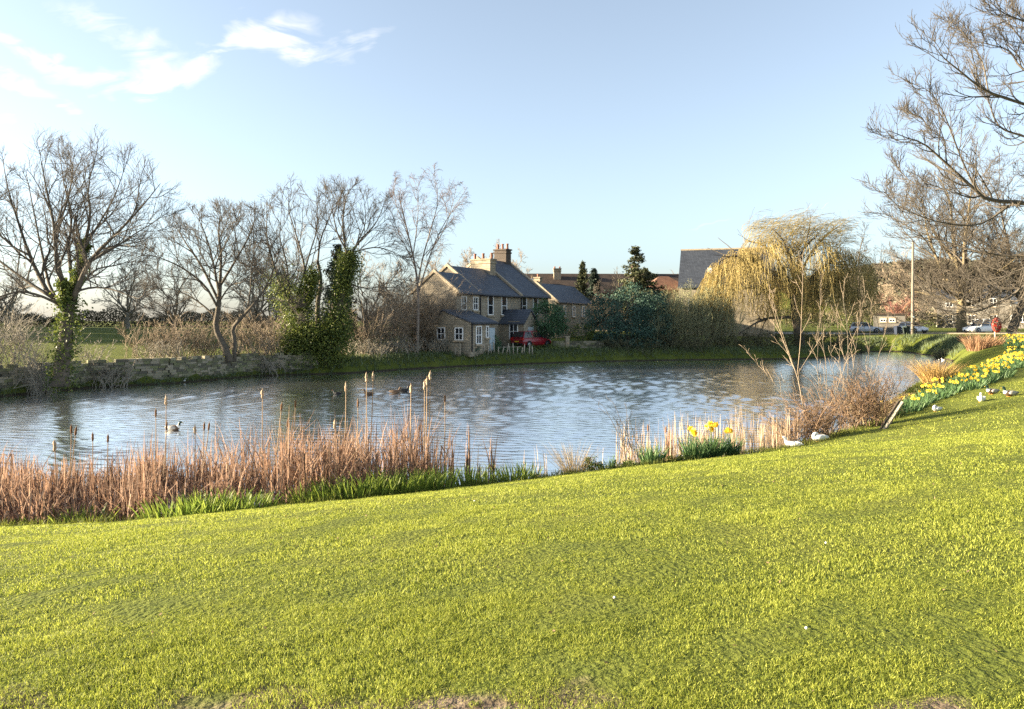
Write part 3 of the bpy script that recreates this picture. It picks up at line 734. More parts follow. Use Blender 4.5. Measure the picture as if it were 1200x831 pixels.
def birch_tree():
    rng = np.random.default_rng(24); y = 60.0; base = gpt(489, y, -.1)
    T = resample([at(488, 420, y), at(490, 372, y), at(489, 330, y), at(484, 300, y), at(476, 265, y), at(468, 232, y)], 14)[None]; TR = np.linspace(.14, .03, 14)[None]
    L = [([(489, 335), (496, 300), (506, 265), (513, 235), (508, 208)], .11, .016, 1), ([(490, 345), (502, 305), (514, 275), (528, 250), (542, 228)], .10, .014, -1), ([(484, 300), (488, 270), (490, 240), (486, 212)], .07, .013, 1), ([(476, 265), (466, 245), (462, 225), (464, 208)], .05, .012, 0), ([(500, 300), (520, 270), (530, 240), (536, 214)], .06, .012, 2), ([(487, 315), (476, 290), (466, 270), (460, 250)], .06, .012, -1)]
    P1, R1 = limbset(L, y, rng)
    P1 = np.concatenate([P1, resample(T[0][7:], 11)[None]]); R1 = np.concatenate([R1, np.linspace(.08, .02, 11)[None]])
    env = (at(503, 258, y), np.array([3.3, 3.2, 4.4]))
    R1 = R1 * .7
    P2, R2 = branch(P1, R1, 9, rng, 6, .1, (20, 50), .38, wig=.12, up=.04, env=env, lmax=2, rmin=.015)
    P3, R3 = branch(P2, R2, 6, rng, 5, .15, (20, 55), .6, wig=.14, up=-.04, rmin=.010, env=env, lmin=.4)
    P4, R4 = branch(P3, R3, 5, rng, 5, .15, (20, 55), .8, wig=.13, up=-.14, rmin=.008, env=env, lmin=.4)
    tree_obj('birch_tree', 'slender pale stemmed birch with a wispy leaning crown', base, [(T, TR, 7), (P1[:-1], R1[:-1], 5)], [(P2, R2, 4), (P3, R3, 3), (P4, R4, 3)], ('birch', 'birch_twig'))


birch_tree()


def auto_tree(base, H, spread, seed, trunk_h=.25, nl=9, rt=.3, mats=('bark', 'twig'), name='bare_tree', label='', lean=(0, 0), m=(8, 6, 4, 2), wig=.16, up=.06, rmin=.008, group=None, lowspread=1.0, cat='tree', extra=None):
    rng = np.random.default_rng(seed); base = np.array(base, float)
    top = base + np.array([lean[0], lean[1], H * trunk_h])
    T = resample([base - (0, 0, .3), base + (top - base) * .5 + rng.normal(size=3) * .12, top], 8)[None]; TR = np.linspace(rt * 1.15, rt * .8, 8)[None]
    c = base + np.array([lean[0], lean[1], H * (trunk_h + 1) / 2 - H * .04]); env = (c, np.array([spread, spread, H * (1 - trunk_h) / 2 * 1.04 + .3]))
    P1 = []; R1 = []
    for i in range(nl):
        az = 2 * math.pi * (i * .381966 + rng.uniform(-.06, .06)); e = (i / max(1, nl - 1))
        inc = R_(12 + 68 * (1 - e) ** .8 * lowspread) * rng.uniform(.85, 1.15)
        st = base + (top - base) * (0.72 + .28 * e); d = np.array([math.sin(inc) * math.cos(az), math.sin(inc) * math.sin(az), math.cos(inc)])
        # limb reaches the envelope
        ls = np.arange(.3, H * 1.2, .1); ok = np.linalg.norm((st + d * ls[:, None] - env[0]) / env[1], axis=1) < .82
        ln = ls[ok].max() if ok.any() else H * .3
        pts = [st]; p = st.copy(); dd = d.copy()
        for j in range(7):
            dd = dd + rng.normal(size=3) * .17 + np.array([0, 0, up]); dd /= np.linalg.norm(dd); p = p + dd * ln / 7; pts.append(p.copy())
        P1.append(resample(pts, 11)); R1.append(np.linspace(rt * .44, rt * .06 + .008, 11))
    P1 = np.array(P1); R1 = np.array(R1); lv = []
    P2, R2 = branch(P1, R1, m[0], rng, 7, .15, (25, 60), .46, wig=wig, up=up, rf=.6, env=env, lmax=spread * .7, rmin=rmin * 1.6)
    P3, R3 = branch(P2, R2, m[1], rng, 5, .15, (25, 60), .55, wig=wig, up=up, rmin=rmin * 1.25, env=env, lmin=spread * .07)
    lv = [(P2, R2, 5), (P3, R3, 4)]
    if m[2]:
        P4, R4 = branch(P3, R3, m[2], rng, 4, .15, (20, 55), .6, wig=wig, up=up * .6, rmin=rmin, env=env, lmin=spread * .05, rf=.7); lv.append((P4, R4, 3))
        if m[3]:
            P5, R5 = branch(P4, R4, m[3], rng, 3, .2, (20, 50), .6, rmin=rmin * .85, env=env, lmin=spread * .035, rf=.75); lv.append((P5, R5, 3))
    return tree_obj(name, label, base, [(T, TR, 9), (P1, R1, 6)], lv, mats, group, cat)


# the great tree across the road and its leaning neighbour
auto_tree(gpt(1127, 104, 0), 27.5, 13.5, 31, .2, 13, .62, ('bark_pale', 'twig_pale'), label='great spreading bare tree lit gold on the grass across the road', rmin=.017, m=(10, 8, 6, 3), lowspread=1.15)
auto_tree(gpt(1184, 100, 0), 25.0, 11.0, 32, .22, 11, .55, ('bark', 'twig_pale'), label='leaning bare tree with a dark trunk behind the red life ring box', lean=(2.2, 0), rmin=.019, m=(10, 7, 5, 2))
# trees behind houses, woods on the left, and others
auto_tree(gpt(556, 92, 0), 11.2, 4.6, 33, .3, 8, .3, ('twig_tan', 'twig_tan'), label='brown bare tree rising behind the left chimneys', rmin=.015, m=(8, 6, 4, 2))
auto_tree(gpt(578, 98, 0), 12.2, 4.4, 34, .3, 9, .3, ('twig_tan', 'twig_tan'), label='round bare tree behind the dark chimney stack', rmin=.014, m=(8, 6, 4, 2))
auto_tree(gpt(600, 104, 0), 11.3, 3.6, 35, .3, 8, .28, ('twig_tan', 'twig_tan'), label='small bare tree right of the dark chimney stack', rmin=.015, m=(8, 6, 4, 2))
auto_tree(gpt(1008, 112, 0), 16.2, 6.2, 36, .3, 9, .35, ('bark', 'twig'), label='dark bare tree behind the right side of the yellow willow', rmin=.016, m=(8, 6, 4, 1))
auto_tree(gpt(515, 84, 0), 10.0, 4.0, 37, .25, 8, .25, ('twig_tan', 'twig_tan'), label='tan bare tree between the birch and the house chimneys', rmin=.013, m=(8, 6, 4, 1))
auto_tree(gpt(1052, 118, 0), 7.6, 3.4, 38, .2, 8, .2, ('russet', 'blossom'), label='russet pink budded tree behind the wooden pole', rmin=.016, m=(8, 6, 4, 1))
auto_tree(gpt(724, 79, 0), 7.6, 3.2, 39, .2, 8, .22, ('bark_pale', 'twig_pale'), label='pale sunlit bare tree in front of the dark conifer', rmin=.012, m=(7, 5, 3, 1), lowspread=1.2)
auto_tree(gpt(690, 84, 0), 6.6, 2.4, 40, .25, 7, .16, ('bark_pale', 'twig_pale'), label='small bare tree beside the low cottage roof', rmin=.012, m=(7, 5, 3, 1), lean=(.8, 0))

_bg = [(150, 92, 9.5, 5), (205, 88, 10, 5), (300, 84, 10.5, 5), (335, 86, 12.5, 5), (352, 80, 9.5, 4.5), (430, 84, 11, 5), (462, 88, 9, 4.5), (318, 72, 8, 4), (8, 95, 9, 5), (790, 128, 10, 4.5), (765, 130, 9, 4), (1075, 150, 17, 8), (1100, 160, 15, 8), (1030, 170, 17, 8)]
_words = ['far bare tree above the field hedge, left of the twin trunks', 'far bare tree showing through the twin trunked tree', 'far bare tree between the twin trunks and the ivy', 'far bare tree behind the left ivy stem', 'low far bare tree behind the ivy mass', 'far bare tree behind the tan thicket', 'far bare tree just left of the birch stem', 'scrubby bare tree right of the twin trunks', 'far bare tree at the left picture edge', 'small bare tree beside the slate hall gable', 'small bare tree right of the tall conifer', 'far bare tree on the hill foot right of the wooden pole', 'far bare tree behind the great tree', 'far bare tree left of the wooden pole']
_proto = [auto_tree((0, 0, 0), 10, 4.8, 51, .22, 9, .26, ('twig_grey', 'twig_grey'), label='x', rmin=.014, m=(7, 6, 4, 1)), auto_tree((0, 0, 0), 10, 4.6, 52, .15, 10, .24, ('twig_tan', 'twig_tan'), label='x', rmin=.014, m=(7, 6, 4, 1))]
for i, ((u, y, H, s), w) in enumerate(zip(_bg, _words)):
    k = i % 2; o = _proto[k] if i < 2 else copy_tree(_proto[k])
    o.location = tuple(gpt(u, y)); o.rotation_euler.z = i * 1.3; o.scale = (s / 4.7, s / 4.7, H / 10)
    tag(o, w, 'tree', 'bare trees in the background')


def near_right_tree():
    rng = np.random.default_rng(61); y = 29.0; base = np.array([24.6, 30.0, gz(24.6, 30.0) - .2])
    hub = [(1335, 330), (1330, 260), (1325, 200), (1322, 140)]
    T = resample([base, base + (-.1, 0, 2.5), at(1318, 250, 30), at(1316, 190, 30), at(1320, 120, 30), at(1330, 40, 30)], 16)[None]; TR = np.linspace(.5, .16, 16)[None]
    L = [([(1318, 262), (1262, 252), (1200, 238), (1158, 234), (1139, 219), (1108, 191), (1083, 169), (1061, 161), (1034, 150)], .19, .012, -2), ([(1160, 236), (1139, 213), (1120, 169), (1108, 138), (1092, 110), (1068, 97)], .075, .011, -1),
         ([(1318, 205), (1260, 180), (1200, 160), (1170, 147), (1157, 112), (1150, 90)], .12, .012, 2), ([(1316, 170), (1260, 140), (1200, 122), (1155, 106), (1127, 85), (1104, 66), (1094, 52)], .14, .011, -3),
         ([(1318, 130), (1250, 100), (1200, 82), (1183, 60), (1158, 52), (1136, 46)], .11, .012, 1), ([(1324, 90), (1250, 45), (1200, 25), (1177, 16), (1160, 2)], .10, .012, -1), ([(1328, 60), (1270, 0), (1230, -40), (1190, -70)], .1, .012, 0),
         ([(1190, 236), (1150, 262), (1110, 262), (1075, 252), (1048, 238), (1036, 222)], .07, .011, -2), ([(1316, 285), (1250, 292), (1200, 300), (1150, 296), (1105, 282), (1068, 268), (1040, 250)], .13, .012, 2),
         ([(1316, 290), (1240, 312), (1194, 340), (1182, 350), (1166, 356), (1146, 365), (1127, 366), (1106, 373), (1088, 384)], .11, .012, -4), ([(1240, 305), (1190, 318), (1150, 338), (1122, 350), (1100, 352), (1085, 340)], .06, .011, 1), ([(1250, 300), (1210, 330), (1190, 362), (1172, 380), (1158, 376)], .055, .011, -2),
         ([(1120, 168), (1100, 160), (1080, 140), (1064, 132)], .03, .010, 1), ([(1139, 219), (1105, 222), (1070, 214), (1045, 190)], .04, .010, 2), ([(1158, 106), (1150, 70), (1130, 40), (1110, 22)], .05, .010, 1), ([(1240, 100), (1200, 50), (1180, 20), (1185, -10)], .07, .011, 3)]
    P1, R1 = limbset(L, y, rng, 16)
    env = (at(1300, 190, 30), np.array([10.5, 8.5, 9.5]))
    R1 = R1 * .58
    P2, R2 = branch(P1, R1, 20, rng, 9, .18, (30, 60), .21, lr=(.45, 1.4), wig=.13, up=.08, rf=.6, lmax=3.0, lmin=.6, rmin=.012)
    P3, R3 = branch(P2, R2, 6, rng, 7, .15, (25, 55), .5, lr=(.5, 1.4), wig=.12, up=.10, rmin=.009, lmax=1.4, lmin=.4, rf=.65)
    P4, R4 = branch(P3, R3, 3, rng, 5, .2, (25, 55), .5, wig=.12, up=.13, rmin=.0065, lmin=.25, rf=.7)
    # knobbly bud ends
    tree_obj('bare_tree', 'near bare tree reaching in from the right edge with upturned twigs', base, [(T, TR, 10), (P1, R1, 7)], [(P2, R2, 5), (P3, R3, 4), (P4, R4, 3)], ('bark', 'twig'))


near_right_tree()


def willow_tree():
    rng = np.random.default_rng(71); y = 75.5; base = gpt(935, y, -.1)
    T = resample([at(938, 414, y), at(936, 392, y), at(932, 368, y), at(930, 345, y)], 10)[None]; TR = np.linspace(.55, .36, 10)[None]
    L = [([(932, 372), (915, 372), (896, 374), (880, 382), (866, 392)], .2, .04, -2), ([(931, 352), (905, 325), (880, 306), (856, 300), (836, 312)], .26, .03, -1.5), ([(930, 350), (915, 310), (895, 288), (872, 282)], .22, .03, 2), ([(930, 348), (935, 310), (945, 288), (958, 276)], .22, .03, -2),
         ([(932, 350), (955, 322), (975, 308), (996, 312)], .22, .03, 1), ([(933, 358), (965, 340), (990, 334), (1008, 345)], .2, .03, -1), ([(930, 345), (928, 310), (920, 285), (905, 268)], .16, .03, -3), ([(930, 345), (948, 300), (970, 275), (988, 262)], .15, .03, 3), ([(930, 345), (940, 300), (948, 270), (950, 250)], .14, .02, 0)]
    P1, R1 = limbset(L, y, rng)
    P2, R2 = branch(P1, R1, 9, rng, 6, .2, (25, 65), .36, wig=.16, up=.02, rmin=.014, lmax=3.2)
    t = tree_obj('willow_tree', 'large weeping willow with golden yellow withies on the far bank', base, [(T, TR, 9), (P1, R1, 6)], [(P2, R2, 4)], ('bark', 'bark'))
    mb = MB()

    def strands(S, ln, w, outc, n=6, mi=0, drop=1.0, blow=(0, 0, 0)):
        B = len(S); out = S - outc; out[:, 2] = 0; out /= np.linalg.norm(out, axis=1, keepdims=True) + 1e-6
        tt = np.linspace(0, 1, n)[None, :, None]; j = rng.normal(size=(B, 1, 3)) * .12; j2 = rng.normal(size=(B, n, 3)) * .07
        P = S[:, None, :] + ln[:, None, None] * (out[:, None, :] * (.45 * tt - .25 * tt ** 2) + np.array([0, 0, -1.0]) * (tt ** 1.5 * drop - .18 * tt) + j * tt + np.array(blow) * tt) + j2 * tt
        P[:, :, 2] = np.maximum(P[:, :, 2], .35)
        mb.tubes(P, w * (1 - .6 * np.linspace(0, 1, n))[None] * rng.uniform(.7, 1.3, (B, 1)), 3, mi)
        # catkins and leaf buds along each withy
        k = rng.integers(1, n, (B, 3)); Q = P[np.arange(B)[:, None], k].reshape(-1, 3) + rng.normal(size=(B * 3, 3)) * .05
        mb.leaves(Q, rng.uniform(.08, .16, len(Q)), rng, .35, 2.0, mi)
    lobes = [((866, 338), 3.6, 3.0, 4.3, 1500, 1.0), ((898, 322), 3.7, 3.2, 4.4, 1300, 1.0), ((834, 356), 1.9, 2.2, 2.7, 560, 1.0), ((950, 322), 3.4, 3.6, 4.6, 1150, 1.0), ((987, 334), 3.1, 3.0, 4.3, 1150, 1.0), ((922, 352), 3.2, 3.2, 3.6, 650, 1.0), ((968, 356), 3.2, 3.2, 3.5, 750, 1.0)]
    for (pc, rx, ry, rz, n, dr) in lobes:
        c = at(pc[0], pc[1], y - .5 if pc[0] < 900 else y)
        cl = rng.normal(size=(70, 3)); cl[:, 2] = np.abs(cl[:, 2]) * 1.1 - .25; cl /= np.linalg.norm(cl, axis=1, keepdims=True)
        d = cl[rng.integers(0, 70, n)] + rng.normal(size=(n, 3)) * .13; d /= np.linalg.norm(d, axis=1, keepdims=True)
        S = c + d * np.array([rx, ry, rz]) * rng.uniform(.75, 1.02, n)[:, None]
        S[:, 2] -= .3
        strands(S, rng.uniform(.8, 2.9, n) * (rz / 4), .021, c)
    # long upswept top shoots blown to the right
    n = 420; S = np.array([at(u, v, y + d) for u, v, d in zip(rng.uniform(868, 985, n), rng.uniform(268, 300, n), rng.uniform(-2.5, 2.5, n))])
    ln = rng.uniform(1.2, 3.2, n); tt = np.linspace(0, 1, 7)[None, :, None]
    a = rng.normal(size=(n, 1, 3)) * .16
    P = S[:, None] + ln[:, None, None] * (np.array([.25, 0, 1.0]) * tt + np.array([.75, 0, -.55]) * tt ** 2.2 + a * tt)
    mb.tubes(P, .017 * (1 - .5 * np.linspace(0, 1, 7))[None] * np.ones((n, 1)), 3)
    P6, R6 = branch(P, np.full((n, 7), .014), 4, rng, 4, .3, (20, 50), .4, up=-.1, rmin=.011); mb.tubes(P6, R6, 3)
    mb.build('withies', M_['willow'], t, False, base)


willow_tree()


# ------------------------------------------------------------------ evergreens and shrubs
def blob_points(ells, n, rng, clump=.35, k=40):
    """leaf points: clumps that sit on and inside a set of ellipsoids, so gaps and knobs show"""
    out = []; vol = np.array([e[1][0] * e[1][2] for e in ells]); vol = vol / vol.sum()
    for (c, r), f in zip(ells, vol):
        nc = max(4, int(n * f / k)); d = rng.normal(size=(nc, 3)); d /= np.linalg.norm(d, axis=1, keepdims=True)
        cc = np.array(c) + d * np.array(r) * (rng.uniform(.3, 1.0, nc) ** .4)[:, None]
        p = np.repeat(cc, k, 0) + rng.normal(size=(nc * k, 3)) * clump * np.repeat(rng.uniform(.5, 1.2, nc), k)[:, None] * np.array([1, 1, .75])
        out.append(p)
    return np.vstack(out)


def shrub(name, label, base, ells, n, matn, seed, size=(.1, .2), clump=.35, asp=.6, stem=True, group=None, cat='shrub', up=0.0):
    rng = np.random.default_rng(seed); base = np.array(base, float)
    t = thing(name, label, cat, base, 0, group)
    p = blob_points([(base + np.array(c), r) for c, r in ells], n, rng, clump); p = p[p[:, 2] > base[2] - .2]
    MB().leaves(p, rng.uniform(*size, len(p)), rng, asp, up).build('foliage', M_[matn], t, False, base)
    if stem:
        mb = MB()
        for c, r in ells: mb.tube(resample([base - (0, 0, .2), base + np.array(c) * .5 + (rng.normal() * .1, 0, -.1), base + np.array(c)], 6), np.linspace(.10, .03, 6) * (1 + r[2] * .25), 6)
        mb.build('stem', M_['bark'], t, True, base)
    return t


b = gpt(638, 70.5)
shrub('evergreen_bush', 'round dark green evergreen tree in front of the terrace beside the red car', b, [((0, 0, 2.6), (2.15, 2.0, 1.75)), ((-1.1, .3, 1.9), (1.1, 1.2, 1.1)), ((1.1, 0, 2.0), (1.2, 1.2, 1.2)), ((.1, -.3, 3.5), (1.2, 1.2, .9))], 9000, 'ever', 81, (.10, .2), .28)
b = gpt(735, 71.5)
shrub('evergreen_thicket', 'broad dark blue green evergreen mass at the water edge below the conifers', b, [((-2.3, 0, 2.3), (2.0, 2.0, 2.7)), ((.3, .5, 3.0), (2.5, 2.0, 3.1)), ((2.3, .3, 2.5), (2.0, 2.0, 2.7)), ((0, -1, 1.0), (3.6, 1.6, 1.2)), ((3.4, .5, 1.4), (1.2, 1.4, 1.5))], 20000, 'ever_blue', 82, (.10, .22), .36)
b = gpt(768, 80)
shrub('evergreen_bush', 'dark flat topped evergreen right of the conifer below the red roof', b, [((0, 0, 3.0), (1.9, 1.6, 2.6)), ((1.5, 0, 2.5), (1.4, 1.5, 2.2))], 6000, 'ever_blue', 83, (.12, .24), .36)
b = gpt(683, 71)
shrub('evergreen_bush', 'low yellowish green bush right of the round evergreen', b, [((0, 0, 1.1), (1.5, 1.2, 1.1)), ((1.2, 0, .8), (1.0, 1, .8))], 4000, 'ivy', 84, (.08, .17), .28)
b = gpt(577, 63.2)
shrub('garden_shrub', 'small green climbing shrub beside the pale blue door', b, [((0, 0, .7), (.45, .4, .8)), ((.3, 0, .4), (.5, .4, .4))], 1800, 'ever', 85, (.06, .13), .16)
b = gpt(540, 61.0)
shrub('garden_shrub', 'low rounded hedge plant below the lean-to windows', b, [((-.9, 0, .35), (1.2, .5, .5)), ((.6, 0, .3), (.9, .5, .45))], 2400, 'ever_blue', 86, (.06, .14), .18)
for i, (u, y, w) in enumerate([(612, 65.2, 'bright green verge plant left below the red car'), (636, 66.0, 'bright green verge plant right below the red car'), (662, 67.0, 'green verge plant in front of the garden wall'), (590, 63.6, 'green verge plant beside the stone porch')]):
    shrub('verge_plant', w, gpt(u, y), [((-.6, 0, .05), (.9, .4, .22)), ((.5, .1, .08), (.9, .5, .24))], 1500, 'ivy' if i < 3 else 'ever', 90 + i, (.06, .15), .18, stem=False, group='plants on the house verge')


def conifer(label, base, H, W, seed, matn='conifer', tiers=14, irregular=.2, droop=-.15, card=(.18, .34), name='conifer_tree', lean=0.0, bare=.12):
    rng = np.random.default_rng(seed); base = np.array(base, float); t = thing(name, label, 'tree', base)
    MB().tube(resample([base - (0, 0, .3), base + (lean * .5, 0, H * .5), base + (lean, 0, H)], 10), np.linspace(H * .022, .02, 10), 7).build('trunk', M_['bark'], t, True, base)
    mb = MB(); pos = []; PB = []; RB = []
    for i in range(tiers):
        for k in range(9):
            f = min(.985, bare + (1 - bare) * (i + rng.uniform(0, 1)) / tiers); z = H * f; L0 = W * (1 - f) ** .8 + .15
            az = rng.uniform(0, 2 * math.pi); L = L0 * rng.uniform(1 - irregular * 1.6, 1 + irregular); d = np.array([math.cos(az), math.sin(az), 0])
            s = np.linspace(0, 1, 6)[:, None]; P = base + np.array([lean * f, 0, z + rng.normal() * H * .012]) + d * L * s + np.array([0, 0, 1]) * (droop * L * s + .18 * L * s ** 2)
            PB.append(P); RB.append(np.linspace(.035, .008, 6) * (1 + L * .2))
            nn = int(20 + L * 44); j = rng.uniform(.15, 1, nn)[:, None]; q = base + np.array([lean * f, 0, z]) + d * L * j + np.array([0, 0, 1]) * (droop * L * j + .18 * L * j ** 2)
            side = np.array([-d[1], d[0], 0]); q = q + side * (rng.normal(size=(nn, 1)) * .24 * L * (1.1 - j)) + rng.normal(size=(nn, 3)) * np.array([.1, .1, .12])
            pos.append(q)
    mb.tubes(np.array(PB), np.array(RB), 4); mb.build('branches', M_['bark'], t, True, base)
    pos = np.vstack(pos); MB().leaves(pos, rng.uniform(*card, len(pos)), rng, .45).build('foliage', M_[matn], t, False, base)
    return t


conifer('tall ragged conifer with tiered branches above the dark evergreen mass', gpt(741, 84), 10.6, 4.1, 101, tiers=13, irregular=.7, card=(.18, .36), lean=.3, bare=.12)
conifer('narrow pointed conifer, left of two small ones behind the low cottage', gpt(683, 100), 9.6, 1.7, 102, tiers=16, irregular=.3, matn='conifer')
conifer('short broad conifer, right of two small ones behind the low cottage', gpt(696, 98), 8.6, 2.0, 103, tiers=14, irregular=.25, matn='cypress', card=(.2, .36))
conifer('dark cypress standing between the two ivy clad stems', gpt(396, 58), 8.3, 1.75, 104, 'cypress', 18, .2, .35, (.16, .3), 'cypress_tree', bare=.05)
conifer('dark spreading conifer behind the pale bare tree', gpt(757, 86), 8.2, 4.4, 105, 'conifer', 11, .4, card=(.2, .38), bare=.3)


def brush(name, label, base, n, h, spread, seed, matn='twig_tan', lean=(0, 0), arch=.35, sub=(7, 3), r=.016, group=None, yspread=None, cat='shrub', rmin=.006):
    rng = np.random.default_rng(seed); base = np.array(base, float); t = thing(name, label, cat, base, 0, group)
    bx = rng.uniform(-1, 1, n) * spread; by = rng.uniform(-1, 1, n) * (yspread if yspread else spread * .5)
    S = np.column_stack([base[0] + bx, base[1] + by, terrain(base[0] + bx, base[1] + by) - .05])
    hh = h * rng.uniform(.5, 1.05, n); a = rng.uniform(0, 2 * math.pi, n); tt = np.linspace(0, 1, 7)[None, :, None]
    d = np.column_stack([np.cos(a) * arch + lean[0], np.sin(a) * arch + lean[1], np.ones(n)])
    P = S[:, None] + hh[:, None, None] * (d[:, None] * tt + np.column_stack([np.cos(a), np.sin(a), -np.full(n, .4)])[:, None] * arch * .7 * tt ** 2) + np.cumsum(rng.normal(size=(n, 7, 3)) * .03 * h * .5, 1) * (tt > 0)
    RR = np.linspace(r, r * .4, 7)[None] * rng.uniform(.6, 1.3, (n, 1))
    mb = MB(); mb.tubes(P, RR, 4)
    P2, R2 = branch(P, RR, sub[0], rng, 5, .2, (20, 60), .35, wig=.2, up=.03, rmin=rmin); mb.tubes(P2, R2, 3)
    if sub[1]:
        P3, R3 = branch(P2, R2, sub[1], rng, 4, .2, (20, 60), .5, wig=.2, rmin=rmin * .85); mb.tubes(P3, R3, 3)
    mb.build('twigs', M_[matn], t, False, base); return t


_br = [(22, 37.5, 60, 3.4, 1.8, 'twig_grey', 'grey bramble scrub on the bank left of the ivy trunked tree'), (-25, 36.5, 40, 3.2, 1.6, 'twig_grey', 'grey scrub at the left picture edge above the water'), (48, 37.0, 30, 1.5, .7, 'twig_grey', 'low bramble in front of the big left trunk'), (120, 40.9, 45, 1.5, 1.2, 'twig_grey', 'low bramble right of the big left trunk'),
       (180, 47, 50, 2.6, 1.6, 'twig_tan', 'tan twiggy bush by the green field gap'), (222, 48.5, 60, 3.0, 1.7, 'twig_tan', 'tan twiggy bush left of the twin trunks'), (296, 50.5, 60, 3.2, 1.8, 'twig_tan', 'tan twiggy bush right of the twin trunks'), (330, 53, 40, 3.0, 1.4, 'twig_tan', 'tan twiggy bush against the ivy mass'),
       (418, 57, 50, 4.2, 1.5, 'twig_tan', 'tan thicket just right of the ivy stems'), (442, 59.5, 60, 4.6, 1.6, 'twig_tan', 'dense tan thicket left of the birch'), (466, 61.5, 60, 4.8, 1.6, 'twig_tan', 'tan thicket round the foot of the birch'), (500, 64.5, 60, 6.0, 1.7, 'twig_tan', 'tall tan thicket right of the birch stem'),
       (502, 64.0, 80, 6.2, 1.2, 'twig_tan', 'tall pale twigged thicket against the house gable'), (484, 66.5, 60, 6.6, 1.8, 'twig_tan', 'tall tan thicket behind the birch stem'), (500, 62.4, 60, 5.0, 1.6, 'twig_tan', 'tan thicket left of the lean-to'), (430, 55.2, 40, 1.5, 1.5, 'twig_grey', 'low grey bramble at the water below the thicket'), (470, 58.0, 40, 1.6, 1.5, 'twig_grey', 'low grey bramble at the water below the birch'), (505, 60.6, 40, 1.5, 1.2, 'twig_grey', 'low grey bramble at the water left of the lean-to'),
       (190, 45.4, 40, 1.4, 1.4, 'twig_grey', 'bramble trailing over the stone wall below the tan bush'), (252, 48.6, 45, 1.5, 1.5, 'twig_grey', 'bramble trailing over the stone wall below the twin trunks'), (310, 49.6, 40, 1.4, 1.4, 'twig_grey', 'bramble at the right end of the stone wall')]
for i, (u, y, n, h, s, mt, lab) in enumerate(_br): brush('bare_shrub', lab, gpt(u, y), n, h, s, 200 + i, mt, group='bare shrubs on the far bank', r=.02, rmin=.009)
_wt = [(792, 72.5, 90, 5.6, 1.3, 'whippy willow thicket beside the dark evergreen mass'), (818, 73, 90, 6.0, 1.4, 'whippy willow thicket left below the yellow willow'), (848, 73.5, 80, 5.2, 1.4, 'whippy willow thicket under the yellow willow'), (772, 71.2, 40, 3.0, 1.0, 'low whippy growth at the foot of the evergreen mass')]
for i, (u, y, n, h, s, lab) in enumerate(_wt): brush('willow_thicket', lab, gpt(u, y), n, h, s, 230 + i, 'willow_green', group='willow thickets on the far bank', arch=.16, r=.022, rmin=.011)
_dk = [(800, 70.3, 50, 1.7, 2.2, 'dark bramble overhanging the water below the willow thickets'), (870, 72.6, 50, 1.7, 2.4, 'dark bramble on the bank below the willow boughs'), (915, 75.2, 50, 1.7, 2.2, 'dark bramble by the willow trunk'), (965, 79.5, 50, 1.9, 2.2, 'dark bramble right of the willow trunk'), (1000, 84.5, 40, 1.6, 1.8, 'dark bramble behind the tall saplings'), (735, 69.0, 40, 1.3, 2.4, 'dark bramble along the foot of the evergreen mass')]
for i, (u, y, n, h, s, lab) in enumerate(_dk): brush('dark_bramble', lab, gpt(u, y), n, h, s, 240 + i, 'rush', group='brambles along the far waterline', arch=.6, r=.03, rmin=.016)


def build_hedges():
    rng = np.random.default_rng(261)
    ys = 106
    x0, x1 = -100, -34
    n = 42000; x = rng.uniform(x0, x1, n); y = ys + (x - x0) * .04 + rng.normal(size=n) * .7; z = terrain(x, y); h = 2.0 + .5 * np.sin(x * .4) + .3 * np.sin(x * 1.7)
    P = np.column_stack([x, y, z + rng.uniform(0, 1, n) ** .8 * h]); base = np.array([-70, 106, gz(-70, 106)])
    tag(MB().leaves(P, rng.uniform(.12, .3, n), rng, .6).build('hedge', M_['hedge'], None, False, base), 'long dark hedge along the top of the green field', 'hedge').location = tuple(base)
    n = 1600; xx = []
    x = rng.uniform(150, 340, 22000); y = 300 + 200 * rng.uniform(0, 1, 22000); z = terrain(x, y)
    P = np.column_stack([x, y, z + rng.uniform(0, 5, 22000)])
    tag(MB().leaves(P, rng.uniform(1.2, 3.0, 22000), rng, .8).build('far_wood', M_['farwood']), 'brown wood covering the distant hill on the right', 'wood', kind='stuff')
    n = 26000; x = rng.uniform(44, 150, n); y = 142 + rng.normal(size=n) * 1.6 - (x - 44) * .1; P = np.column_stack([x, y, terrain(x, y) + rng.uniform(0, 1, n) ** .7 * (3.6 + .8 * np.sin(x * .3))])
    base = np.array([90, 140, gz(90, 140)])
    tag(MB().leaves(P, rng.uniform(.18, .42, n), rng, .6).build('hedge', M_['hedge'], None, False, base), 'dark hedge behind the big tree across the road', 'hedge').location = tuple(base)


build_hedges()


def added_shade_belt():
    """dark evergreens added beyond the left edge of view to shade the field and the far houses"""
    rng = np.random.default_rng(281); n = 26; k = 0
    for i in range(n):
        f = i / (n - 1); y = 60 + 66 * f; x = -.72 * y - 9 - rng.uniform(0, 5)
        if i in (14, 15): continue  # gap in the added shade trees lets a sun patch onto the field
        b = np.array([x, y, gz(x, y)]); H = rng.uniform(17.5, 20.5); r = rng.uniform(2.2, 2.9)
        if k < 3:
            o = shrub('added_shade_tree', 'tall dark evergreen added out of view to shade the green field and far houses', b, [((0, 0, H * .22), (r, r, H * .25)), ((0, 0, H * .5), (r, r, H * .28)), ((0, 0, H * .78), (r * .75, r * .75, H * .24))], 3600, 'ever_blue', 700 + k, (.35, .8), .6, group='evergreens added out of view for their shade', cat='tree')
            protos.append(o)
        else:
            o = copy_tree(protos[k % 3]); o.location = tuple(b); o.rotation_euler.z = i
        k += 1


protos = []
added_shade_belt()


